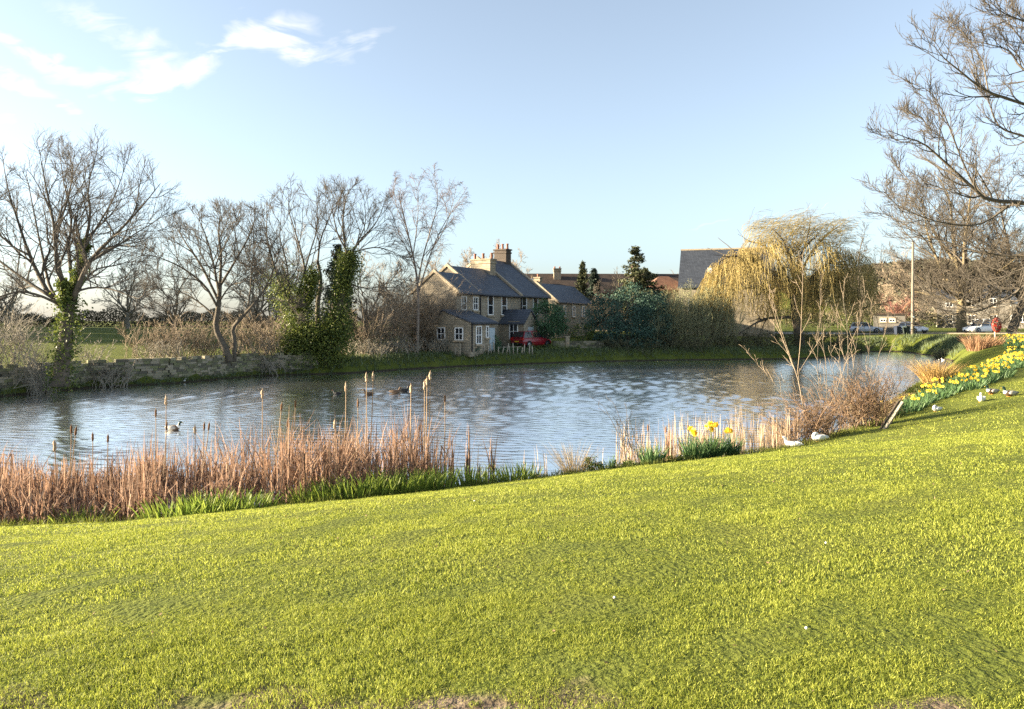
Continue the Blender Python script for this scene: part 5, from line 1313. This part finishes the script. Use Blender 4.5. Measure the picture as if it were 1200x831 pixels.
def bulrush(u, v, y, lab, fluffy=False, hl=.17, lean=0.0, group='bulrushes in the near reeds'):
    top = at(u, v, y); hgt = top[2] + .1
    t = thing('bulrush', lab, 'bulrush', (top[0] - lean * hgt, y, -.1), 0, group)
    d = np.array([lean, 0, 1.0]); c = lambda f: d * hgt * f + np.array([math.sin(f * 2) * .03, 0, 0])
    MB().tube([c(0), c(.3), c(.65), c(.9), c(1)], [.013, .012, .010, .008, .006], 6).build('stem', M_['reed_pale'], t, True)
    e = c(.985); s = e - d / np.linalg.norm(d) * hl; r = .021 if not fluffy else .028
    rng = np.random.default_rng(int(u)); k = 8
    w = r * np.array([.35, .9, 1, 1, .95, 1, .85, .3]) * (1 + (rng.uniform(-.25, .3, k) if fluffy else 0))
    P = s + (e - s) * np.linspace(0, 1, k)[:, None] + (rng.normal(size=(k, 3)) * .006 if fluffy else 0)
    MB().tube(P, w, 8).build('head', M_['reed_fluff' if fluffy else 'reed_head'], t, True)


_bul = [(88, 499, 14.6, 0, .12, 'leftmost tilted dark bulrush'), (82, 497, 15.0, 0, .02, 'upright dark bulrush at the left of the reeds'), (62, 515, 14.4, 1, -.05, 'pale fluffy bulrush at the left of the reeds'), (107, 506, 14.8, 0, 0, 'dark bulrush over the left reed clump'), (125, 508, 14.9, 0, .02, 'thin dark bulrush between two reed clumps'),
        (181, 478, 15.4, 0, 0, 'dark bulrush left of the tall pale one'), (193, 462, 15.6, 1, 0, 'tall bulrush rising alone over the left water'), (194, 493, 15.2, 0, .06, 'short tilted bulrush below the tall one'), (227, 497, 15.4, 1, 0, 'fluffy pale bulrush in the middle reeds'), (238, 494, 15.5, 0, .04, 'dark bulrush beside the fluffy middle one'), (244, 494, 15.7, 0, .12, 'tilted bulrush in the middle reeds'),
        (306, 455, 16.4, 1, 0, 'pale bulrush over the mid water'), (329, 471, 16.2, 0, .1, 'dark tilted bulrush over the mid water'), (345, 467, 16.4, 0, .05, 'dark bulrush right of the tilted one'), (336, 490, 16.0, 0, .03, 'low dark bulrush in the mid reeds'), (391, 491, 16.0, 1, 0, 'low pale bulrush by a gap in the reeds'),
        (404, 447, 16.8, 1, .01, 'pale fluffy bulrush left of the central pair'), (418, 467, 16.4, 0, .01, 'dark bulrush below the central pair'), (428, 436, 16.9, 1, 0, 'left fluffy bulrush of the tall central pair'), (436, 435, 16.9, 1, .03, 'right fluffy bulrush of the tall central pair'), (480, 449, 17.0, 1, 0, 'single pale bulrush near the floating ducks'),
        (496, 445, 16.6, 1, 0, 'left fluffy bulrush of the tight tall cluster'), (499, 441, 16.7, 1, .01, 'middle fluffy bulrush of the tight tall cluster'), (503, 434, 16.7, 1, .02, 'right fluffy bulrush of the tight tall cluster'), (520, 461, 17.0, 0, 0, 'slim dark bulrush right of the tall cluster'),
        (758, 497, 18.9, 0, 0, 'dark bulrush above the daffodil leaf clump'), (779, 499, 19.1, 0, 0, 'dark bulrush left of the daffodils'), (805, 497, 19.5, 0, .02, 'dark bulrush behind the left daffodils')]
for (u, v, y, fl, le, lab) in _bul: bulrush(u, v, y, lab, bool(fl), .2 if fl else .17, le)


def stump_reeds():
    for i, (u, v0, v1, w, lab) in enumerate([(529, 495, 560, 5, 'cluster of snapped reeds rising from open water, left'), (548, 497, 566, 4, 'tall split reed leaf standing in open water'), (577, 513, 572, 7, 'thick bundle of dead reed stalks in open water'), (562, 536, 562, 3, 'short reed stub in open water'), (783, 500, 556, 8, 'bundle of dead stalks right of the daffodil leaf clump')]):
        rng = np.random.default_rng(400 + i); x_y = 16.6 if u < 700 else 18.9; p = at(u, v1, x_y); t = thing('reed_bundle', lab, 'reeds', (p[0], x_y, -.1), 0, 'reed bundles in open water'); H = (v1 - v0) / F * x_y + .15
        n = 3 + w * 2; mb = MB(); b = np.column_stack([rng.normal(size=n) * w * .006, rng.normal(size=n) * .05, np.zeros(n)]); strips(mb, b, H * rng.uniform(.5, 1.05, n), .04 * rng.uniform(.6, 1.2, n), rng, .04, .08, 4)
        mb.build('stalks', M_['reed'], t)


stump_reeds()


# ------------------------------------------------------------------ plants on the near bank
def leaf_clump(name, label, g, n, h, r, matn, seed, w=.022, lean=.35, bend=.25, group=None, cat='plant', part='leaves', stems=None):
    rng = np.random.default_rng(seed); t = thing(name, label, cat, tuple(g), 0, group)
    a = rng.uniform(0, 2 * math.pi, n); rr = r * np.sqrt(rng.uniform(0, 1, n)); b = np.column_stack([np.cos(a) * rr, np.sin(a) * rr, np.full(n, -.03)])
    mb = MB(); hh = h * rng.uniform(.55, 1.1, n); tt = np.linspace(0, 1, 5); d = np.column_stack([np.cos(a), np.sin(a), np.zeros(n)]) * (rr / r)[:, None] + rng.normal(size=(n, 3)) * .25; d[:, 2] = 0
    P = b[:, None] + d[:, None] * hh[:, None, None] * (lean * tt + bend * tt ** 2.2)[None, :, None]; P[:, :, 2] += hh[:, None] * (tt - .25 * bend * tt ** 3)[None]
    fa = rng.uniform(0, math.pi, n); S = np.column_stack([np.cos(fa), np.sin(fa), np.zeros(n)])
    mb.ribbons(P, w * (1 - .85 * tt ** 3)[None] * rng.uniform(.7, 1.3, (n, 1)), S)
    if stems is not None: mb.tubes(stems, np.full(stems.shape[:2], .006), 5)
    mb.build(part, M_[matn], t)
    return t


_iris = [(70, 14.0, .30, .5, 90), (95, 14.0, .28, .45, 80), (205, 14.0, .33, .5, 100), (232, 14.1, .36, .5, 120), (262, 14.2, .34, .5, 110), (290, 14.4, .3, .45, 90), (365, 15.0, .36, .4, 90), (388, 15.1, .42, .35, 80), (412, 15.2, .46, .4, 90), (438, 15.4, .46, .4, 100), (465, 15.6, .48, .4, 100), (490, 15.8, .48, .4, 90), (514, 15.9, .46, .35, 80), (550, 16.3, .42, .25, 50), (568, 16.4, .34, .22, 40), (600, 16.8, .40, .35, 70), (620, 17.0, .34, .25, 40)]
_il = ['leftmost iris tuft at the foot of the brown reeds', 'second iris tuft from the left below the reeds', 'iris tuft below the gap in the left reeds', 'large bright iris tuft at the left centre bank', 'bright iris tuft right of the large left one', 'iris tuft ending the left green row', 'iris tuft beginning the central green row', 'slim iris tuft, second in the central row', 'iris tuft below the pale bulrush in the central row', 'iris tuft below the tall central bulrush pair', 'lush iris tuft in the middle of the central row', 'tall iris tuft below the tight bulrush cluster', 'iris tuft at the right end of the central row', 'small iris tuft beside the split reed leaf', 'small iris tuft left of the stalk bundle', 'iris tuft right of the stalk bundle', 'small iris tuft at the open water edge']
for i, ((u, y, h, r, n), lab) in enumerate(zip(_iris, _il)): leaf_clump('iris_clump', lab, gpt(u, y - .75 if u < 300 else y - .45), int(n * 1.35), h * 1.12, r * 1.1, 'iris', 420 + i, .026, .3, .2, 'iris clumps along the near bank')

# tussocks, small plants
leaf_clump('grass_tussock', 'pale dry spiky tussock at the water edge left of the leaf clumps', gpt(672, 17.2), 220, .75, .22, 'tussock', 450, .008, .75, .15)
leaf_clump('daffodil_clump', 'dark green flowerless daffodil leaf clump left of the stalk bundle', gpt(764, 18.3), 170, .52, .26, 'daff_leaf', 451, .022, .3, .25)
leaf_clump('daffodil_clump', 'tiny flowerless daffodil tuft near the pale tussock', gpt(716, 17.6), 26, .36, .1, 'daff_leaf', 452, .022, .25, .2)
shrub('leafy_herb', 'small round leafy green plant right of the pale tussock', gpt(694, 17.25), [((0, 0, .16), (.22, .2, .16)), ((.1, -.05, .08), (.2, .2, .1))], 900, 'moss', 453, (.03, .06), .05, stem=False, cat='plant')
shrub('leafy_herb', 'low sprawling green plant between tiny daffodil tuft and leaf clump', gpt(738, 17.75), [((-.1, 0, .06), (.35, .2, .08)), ((.25, .05, .05), (.3, .2, .07))], 700, 'moss', 454, (.03, .06), .05, stem=False, cat='plant')
shrub('leafy_herb', 'low green plant on the bank left of the blooming daffodils', gpt(805, 18.6), [((-.1, 0, .07), (.35, .2, .1)), ((.3, .05, .05), (.3, .2, .08))], 800, 'moss', 455, (.03, .06), .05, stem=False, cat='plant')
leaf_clump('grass_tussock', 'golden upright tussock beyond the daffodil belt', gpt(1096, 39.6, .0), 620, 1.3, .6, 'tussock_gold', 456, .024, .42, .35)
leaf_clump('grass_tussock', 'rust brown rounded tussock, left of two by the far daffodils', gpt(1146, 54, 0), 420, 1.35, .7, 'tussock_rust', 457, .03, .25, .35)
leaf_clump('grass_tussock', 'rust brown rounded tussock, right of two by the far daffodils', gpt(1163, 56, -.2), 340, 1.1, .65, 'tussock_rust', 458, .03, .25, .35)
leaf_clump('rush_clump', 'dark rush clump standing in the water, left side of the far pond end', (at(1112, 420, 72)[0], 72, -.05), 420, 1.15, 1.2, 'rush', 459, .04, .4, .4)
leaf_clump('rush_clump', 'dark rush clump by the bank at the far pond end', (at(1140, 420, 71.5)[0], 71.5, -.05), 420, 1.3, 1.4, 'rush', 460, .04, .4, .4)
brush('bare_shrub', 'thin leafless sapling shrub at the water edge beyond the tiny tuft', gpt(738, 18.0), 9, 1.75, .35, 461, 'twig', arch=.22, sub=(5, 2), r=.011, rmin=.004)


def flower_mesh():
    mb = MB(); p = MB()
    for k in range(6):
        a = k * math.pi / 3; c, s = math.cos(a), math.sin(a); R = np.array([[c, -s, 0], [s, c, 0], [0, 0, 1]])
        V = np.array([(.008, -.008, 0), (.03, -.019, .004), (.052, 0, -.004), (.03, .019, .004), (.008, .008, 0)]) @ R.T; mb._poly(V, [0, 1, 2, 3, 4], 0)
    th = np.linspace(0, 2 * math.pi, 11)[:-1]
    mb.loft([np.column_stack([np.cos(th) * r, np.sin(th) * r, np.full(10, z)]) for r, z in ((.012, 0), (.013, .02), (.016, .03), (.023, .036))], 1, close=False)
    mb.tube([(0, 0, 0), (-.006, 0, -.02), (-.03, 0, -.05)], [.006, .006, .004], 5, 2)
    return mb


FLM = None


def daffs(label, g, n_leaf, h, r, nf, seed, group, scale=1.0, lw=.022, heads=None):
    global FLM
    rng = np.random.default_rng(seed); loc = []
    for k in range(nf):
        a = rng.uniform(0, 2 * math.pi); rr = r * math.sqrt(rng.uniform()) * 1.1
        p = np.array([math.cos(a) * rr, math.sin(a) * rr, h * rng.uniform(.95, 1.2)])
        if heads: c = heads[k % len(heads)]; p = np.array([c[0], 0, c[1]]) + rng.normal(size=3) * np.array([.045, .05, .03])
        loc.append(p)
    st = np.array([[(p[0] * .5, p[1] * .5, -.02), (p[0] * .8, p[1] * .8, p[2] * .6), (p[0], p[1] + .02, p[2] - .01)] for p in loc])
    t = leaf_clump('daffodil_clump', label, g, n_leaf, h, r, 'daff_leaf', seed, lw, .3, .25, group, stems=st)
    for k in range(nf):
        if FLM is None: o = flower_mesh().build('flower', [M_['petal'], M_['trumpet'], M_['daff_leaf']], t); FLM = o
        else: o = FLM.copy(); COL.objects.link(o); o.parent = t
        o.location = tuple(loc[k]); o.rotation_euler = (R_(75) + rng.normal() * .25, 0, rng.normal() * .9 - .3); o.scale = (scale,) * 3
    return t


daffs('nearest blooming daffodil clump with a yellow head at its left', gpt(815, 18.75), 210, .62, .26, 5, 470, 'daffodils on the near bank', 1.75, heads=[(-.06, .72)])
daffs('nearest blooming daffodil clump, middle one with the tallest heads', gpt(833, 18.95), 210, .64, .26, 6, 471, 'daffodils on the near bank', 1.75, heads=[(0, .74), (.04, .86)])
daffs('nearest blooming daffodil clump, small right one', gpt(857, 19.2), 120, .5, .18, 3, 472, 'daffodils on the near bank', 1.65, heads=[(-.06, .62)])


def daffodil_belt():
    rng = np.random.default_rng(480); k = 0
    line = np.array([(13.8, 26.8), (16.2, 29.3), (18.7, 31.5), (21.6, 34.3), (25.4, 38.8), (29.5, 43.4), (33.7, 48.8), (37.6, 54.2), (40.6, 59.6)], float)
    d = np.linalg.norm(np.diff(line, axis=0), axis=1); c = np.r_[0, np.cumsum(d)]
    pos = [('above the leaning post', 0.2), ('just beyond the leaning post', 1.2)]
    s = 0.1; protos = []
    while s < c[-1] - .2:
        i = min(max(int(np.searchsorted(c, s)) - 1, 0), len(d) - 1); f = (s - c[i]) / d[i]; p0 = line[i] * (1 - f) + line[i + 1] * f; T = (line[i + 1] - line[i]) / d[i]; Nn = np.array([T[1], -T[0]])
        rows = 1 if s < 7 else 2
        for r in range(rows):
            off = (r - (rows - 1) / 2) * .85 + rng.normal() * .14; p = p0 + Nn * off + T * rng.normal() * .15
            if len(protos) < 6:
                o = daffs('x', (0, 0, 0), 90, .45, .42, 4, 500 + len(protos), 'daffodil belt along the right bank', 1.25, .035); protos.append(o)
            else: o = copy_tree(protos[rng.integers(0, 6)])
            sc = rng.uniform(.85, 1.2); o.location = (p[0], p[1], gz(*p)); o.rotation_euler.z = rng.normal() * .5; o.scale = (sc, sc, sc)
            tag(o, 'one of the yellow daffodil clumps massed along the right hand bank', 'plant', 'daffodil belt along the right bank'); k += 1
        s += .72 if s < 6 else .85
    return k


NBELT = daffodil_belt()


# brown thicket and saplings on the near right bank
brush('bare_shrub', 'smaller brown bramble mound left of the sapling stems', gpt(945, 22.3), 95, 1.45, .75, 601, 'bramble', arch=.38, sub=(6, 3), r=.011, yspread=.5, rmin=.005)
brush('bare_shrub', 'larger brown bramble mound at the foot of the tall saplings', gpt(1003, 24.4), 120, 1.9, .95, 602, 'bramble', arch=.24, sub=(6, 3), r=.011, yspread=.6, rmin=.005)
brush('bare_shrub', 'low tan bramble beside the leaning post', gpt(1022, 26.6), 80, 1.1, .5, 603, 'tussock', arch=.45, sub=(6, 3), r=.01, yspread=.5, rmin=.005)


def sapling(label, y, stems, seed, mats=('twig_tan', 'twig_tan')):
    rng = np.random.default_rng(seed); P1, R1 = limbset(stems, y, rng, 12); R1 = R1 * .54; b = P1[0, 0].copy(); b[2] = gz(b[0], b[1])
    t = thing('sapling', label, 'tree', tuple(b), 0, 'tall thin saplings on the near right bank')
    P2, R2 = branch(P1, R1, 8, rng, 5, .25, (18, 40), .16, wig=.1, up=.1, rmin=.005, lmax=.9); P3, R3 = branch(P2, R2, 3, rng, 4, .25, (20, 45), .5, up=.08, rmin=.004)
    MB().tubes(P1, R1, 6, 0, True).build('stems', M_[mats[0]], t, True, b); mb = MB(); mb.tubes(P2, R2, 4); mb.tubes(P3, R3, 3); mb.build('twigs', M_[mats[1]], t, False, b)


sapling('dark forked sapling, leftmost of the tall thin stems', 23.0, [([(946, 508), (940, 470), (934, 440), (920, 405), (908, 370), (900, 345)], .04, .008, -.6), ([(934, 442), (938, 400), (940, 350), (941, 318), (940, 298)], .022, .006, .4), ([(934, 440), (946, 420), (958, 402), (968, 382), (975, 360)], .016, .005, .5), ([(930, 428), (920, 400), (908, 360), (904, 340)], .018, .005, -.3), ([(944, 500), (925, 480), (908, 450), (890, 430), (872, 405)], .014, .005, -1)], 611)
sapling('pale straight sapling with stems rising beside the bramble mounds', 23.4, [([(968, 512), (969, 470), (968, 430), (963, 390), (961, 345), (962, 310)], .024, .006, 0), ([(970, 515), (962, 470), (958, 430), (960, 380), (962, 350)], .02, .006, .5), ([(972, 514), (985, 470), (990, 430), (982, 385), (976, 360)], .018, .005, -.4)], 612, ('twig_pale', 'twig_tan'))
sapling('cluster of pale saplings rising from the larger brown bramble mound', 24.6, [([(990, 508), (993, 460), (994, 410), (992, 375), (988, 350), (990, 325)], .032, .006, 0), ([(992, 508), (998, 450), (1004, 400), (1008, 370), (1014, 340)], .022, .006, .5), ([(985, 508), (978, 450), (974, 410), (972, 370)], .02, .005, -.5), ([(998, 506), (1010, 460), (1018, 420), (1020, 380), (1022, 352)], .02, .005, .2), ([(996, 506), (990, 460), (984, 420), (985, 385)], .018, .005, .9), ([(1004, 504), (1020, 450), (1034, 400), (1040, 365)], .017, .005, 1.0)], 613, ('twig_pale', 'twig_tan'))
sapling('slanting sapling whips leaning right over the water', 24.2, [([(955, 512), (975, 470), (990, 430), (1003, 395)], .015, .005, 0), ([(985, 508), (960, 480), (930, 455), (905, 440)], .012, .005, -.6), ([(1000, 505), (1018, 470), (1034, 440), (1046, 400)], .013, .005, .4)], 614)


# ------------------------------------------------------------------ birds
def rings_along(spec, k=14):
    """spec: (x, z, half width, half height) along the bird; rings are square to the path"""
    S = np.array(spec, float); T = np.gradient(S[:, :2], axis=0); T /= np.linalg.norm(T, axis=1, keepdims=True); th = np.linspace(0, 2 * math.pi, k + 1)[:-1]; out = []
    for (x, z, w, h), (tx, tz) in zip(S, T):
        n = np.array([-tz, 0, tx]); out.append(np.array([x, 0, z]) + np.cos(th)[:, None] * np.array([0, w, 0]) + np.sin(th)[:, None] * n * h)
    return out


def bird(label, loc, rz, kind='mallard', scale=1.0, tucked=False, group=None, swim=False):
    t = thing('duck' if kind != 'gull' else 'gull', label, 'duck' if kind != 'gull' else 'gull', loc, rz, group); t.scale = (scale,) * 3
    if tucked: body = [(-.30, .13, .012, .008), (-.24, .125, .05, .025), (-.14, .12, .095, .075), (0, .11, .115, .10), (.10, .115, .105, .105), (.16, .13, .08, .095), (.17, .18, .055, .06), (.15, .225, .045, .045), (.11, .24, .043, .042), (.06, .238, .035, .035), (.03, .235, .014, .014)]
    else: body = [(-.31, .14, .012, .008), (-.25, .13, .05, .025), (-.14, .115, .095, .075), (0, .105, .115, .098), (.11, .115, .10, .10), (.175, .15, .07, .08), (.20, .21, .04, .05), (.205, .265, .036, .038), (.22, .305, .045, .042), (.25, .312, .042, .038), (.28, .302, .028, .026), (.29, .298, .012, .012)]
    mats = {'mallard': ['feather_g', 'feather_b', 'feather_head', 'feather_k', 'feather_w'], 'white': ['feather_w'] * 5, 'gull': ['feather_w', 'feather_w', 'feather_w', 'feather_k', 'feather_w'], 'brown': ['feather_b'] * 5, 'moorhen': ['feather_k'] * 5}[kind]
    R = rings_along(body); mb = MB(); n = len(R); k = len(R[0])
    V = np.vstack(R); mb.V.append(V); mb.n = len(V)
    for i in range(n - 1):
        mi = 3 if i < 2 else 0 if i < 3 else 1 if i < 5 else 4 if i == 5 and not tucked else 2
        if 3 <= i < 4: mi = 1 if kind == 'mallard' else 0
        mb.Fc.append((np.array([(i * k + j, i * k + (j + 1) % k, (i + 1) * k + (j + 1) % k, (i + 1) * k + j) for j in range(k)]), mi))
    mb.Fc.append((np.array([list(range(k))[::-1]]), 0)); mb.Fc.append((np.array([list(range(k))]) + (n - 1) * k, 2))
    o = mb.build('body', [M_[m] for m in mats], t, True); sb = o.modifiers.new('smooth', 'SUBSURF'); sb.levels = 1; sb.render_levels = 1
    wm = {'mallard': 'feather_g', 'white': 'feather_w', 'gull': 'feather_g', 'brown': 'feather_b', 'moorhen': 'feather_k'}[kind]
    for s in (-1, 1):
        rr = [np.array([x, s * (w - .012), z]) + np.column_stack([np.zeros(10), np.cos(a) * .016 * f * s, np.sin(a) * .062 * f]) for a in [np.linspace(0, 2 * math.pi, 11)[:-1]] for x, w, z, f in ((.12, .10, .13, .25), (.07, .116, .135, .9), (-.02, .122, .14, 1.05), (-.12, .105, .148, .8), (-.2, .07, .155, .45), (-.27, .035, .16, .1))]
        MB().loft(rr).build('wing', M_[wm], t, True)
        hx, hz, hy = (.085, .25, .038) if tucked else (.245, .322, .036)
        a = np.linspace(0, 2 * math.pi, 9)[:-1]; MB().loft([np.column_stack([hx + np.cos(a) * r, np.full(8, s * (hy + q)), hz + np.sin(a) * r]) for r, q in ((.008, 0), (.007, .004), (.002, .006))]).build('eye', M_['feather_k'], t)
    x0, z0, sg = (.035, .235, -1) if tucked else (.285, .298, 1)
    a = np.linspace(0, 2 * math.pi, 11)[:-1]; bl = .055 if kind in ('mallard', 'white', 'brown') else .04
    MB().loft([np.column_stack([np.full(10, x0 + sg * f * bl), np.cos(a) * w, z0 - .012 * f + np.sin(a) * h]) for f, w, h in ((0, .016, .015), (.4, .014, .009), (.8, .016, .006), (1, .008, .003))]).build('bill', M_['bill_o' if kind in ('white', 'gull', 'moorhen') else 'bill_y'], t, True)
    if not swim:
        for s in (-1, 1): MB().add([(.0, s * .05, .006), (.09, s * .02, .006), (.1, s * .05, .006), (.09, s * .085, .006), (0, s * .05, .022), (.09, s * .02, .012), (.1, s * .05, .012), (.09, s * .085, .012)], [(0, 1, 2, 3)[::-1], (4, 5, 6, 7), (0, 1, 5, 4), (1, 2, 6, 5), (2, 3, 7, 6), (3, 0, 4, 7)]).build('foot', M_['bill_o'], t)
    return t


def birds():
    def land(u, y, dz=-.015): return tuple(gpt(u, y, dz))
    bird('white duck sitting with raised head below the bramble, left of two', land(929, 20.6), R_(150), 'white', .95, group='white ducks on the lawn')
    bird('white duck resting with head tucked in, right of two below the bramble', land(960, 21.3), R_(185), 'white', 1.0, True, group='white ducks on the lawn')
    bird('white duck dozing on the lawn by the start of the daffodil belt', land(1098, 25.8), R_(200), 'white', .85, True, group='white ducks on the lawn')
    bird('white duck sitting upright on the lawn beside the mallards', land(1150, 26.2), R_(235), 'white', 1.05, group='white ducks on the lawn')
    bird('mallard drake lying on the lawn behind the upright white duck', land(1163, 28.2), R_(190), 'mallard', 1.05, group='mallards on the lawn')
    bird('mallard drake lying in the open on the lawn at the right', land(1184, 26.4), R_(184), 'mallard', 1.08, group='mallards on the lawn')
    for (u, v, k, rz, s, lab) in ((203, 504, 'mallard', 0, 1.0, 'mallard swimming behind the left reeds'), (432, 463, 'brown', 170, 1, 'brown duck swimming below the central bulrushes'), (463, 461, 'brown', 10, 1.1, 'brown duck swimming left of the lone bulrush, left of a pair'), (473, 459.5, 'moorhen', 15, 1.1, 'dark duck swimming right beside the brown one'), (205, 449, 'white', 180, .9, 'pale bird floating by the stone wall, left one'), (213, 448.4, 'white', 10, .9, 'pale bird floating by the stone wall, right one'), (183, 447.5, 'white', 90, .8, 'small pale bird floating far left by the wall'), (649, 424.5, 'white', 30, 1.1, 'white bird floating before the house verge'),
                          (1106, 422.6, 'gull', 170, .8, 'white gull floating before the dark rushes'), (1099, 423.2, 'gull', 20, .65, 'small white gull left of the other by the rushes'), (395, 462, 'moorhen', 180, .8, 'tiny dark moorhen swimming left of the central bulrushes')):
        y = EYE * F / (v - HZ); bird(lab, ((u - 600) / F * y, y, -.045), R_(rz), k, s, False, 'birds on the water', True)


birds()
# tiny litter on the lawn: a few stones and pale petals
def leaf_litter():
    rng = np.random.default_rng(711); n = 420; y = np.sqrt(rng.uniform(3.3 ** 2, 13 ** 2, n)); x = y * rng.uniform(-.78, .78, n)
    z, s_ = terrain(x, y, True); k = s_ > .4; P = np.column_stack([x, y, z + rng.uniform(.008, .022, n)])[k]
    tag(MB().leaves(P, rng.uniform(.012, .035, len(P)), rng, .5).build('leaf_litter', M_['bramble']), 'scattered small dead brown leaf scraps on the lawn', 'leaf litter', kind='stuff')


leaf_litter()


def pebbles():
    rng = np.random.default_rng(700)
    spots = [(556, 589), (968, 640), (720, 705), (945, 742)]; words = ['small white pebble on the lawn just below the iris row', 'pale pebble in the lawn on the right', 'pale pebble in the middle of the lawn', 'pale pebble low on the right of the lawn']
    for (u, v), w in zip(spots, words):
        y = 3.0
        while EYE - (v - HZ) / F * y > gz((u - 600) / F * y, y) and y < 20: y += .05
        o = MB().loft([np.column_stack([np.cos(a) * r * (1 + .2 * np.sin(a * 3)), np.sin(a) * r * .8, np.full(9, z)]) for a in [np.linspace(0, 2 * math.pi, 10)[:-1]] for r, z in ((.007, .015), (.012, .022), (.010, .03), (.004, .034))]).build('pebble', M_['feather_w'], None, True)
        o.location = tuple(gpt(u, y, .0)); o.scale = (.7, .7, .8); tag(o, w, 'pebble')


pebbles()
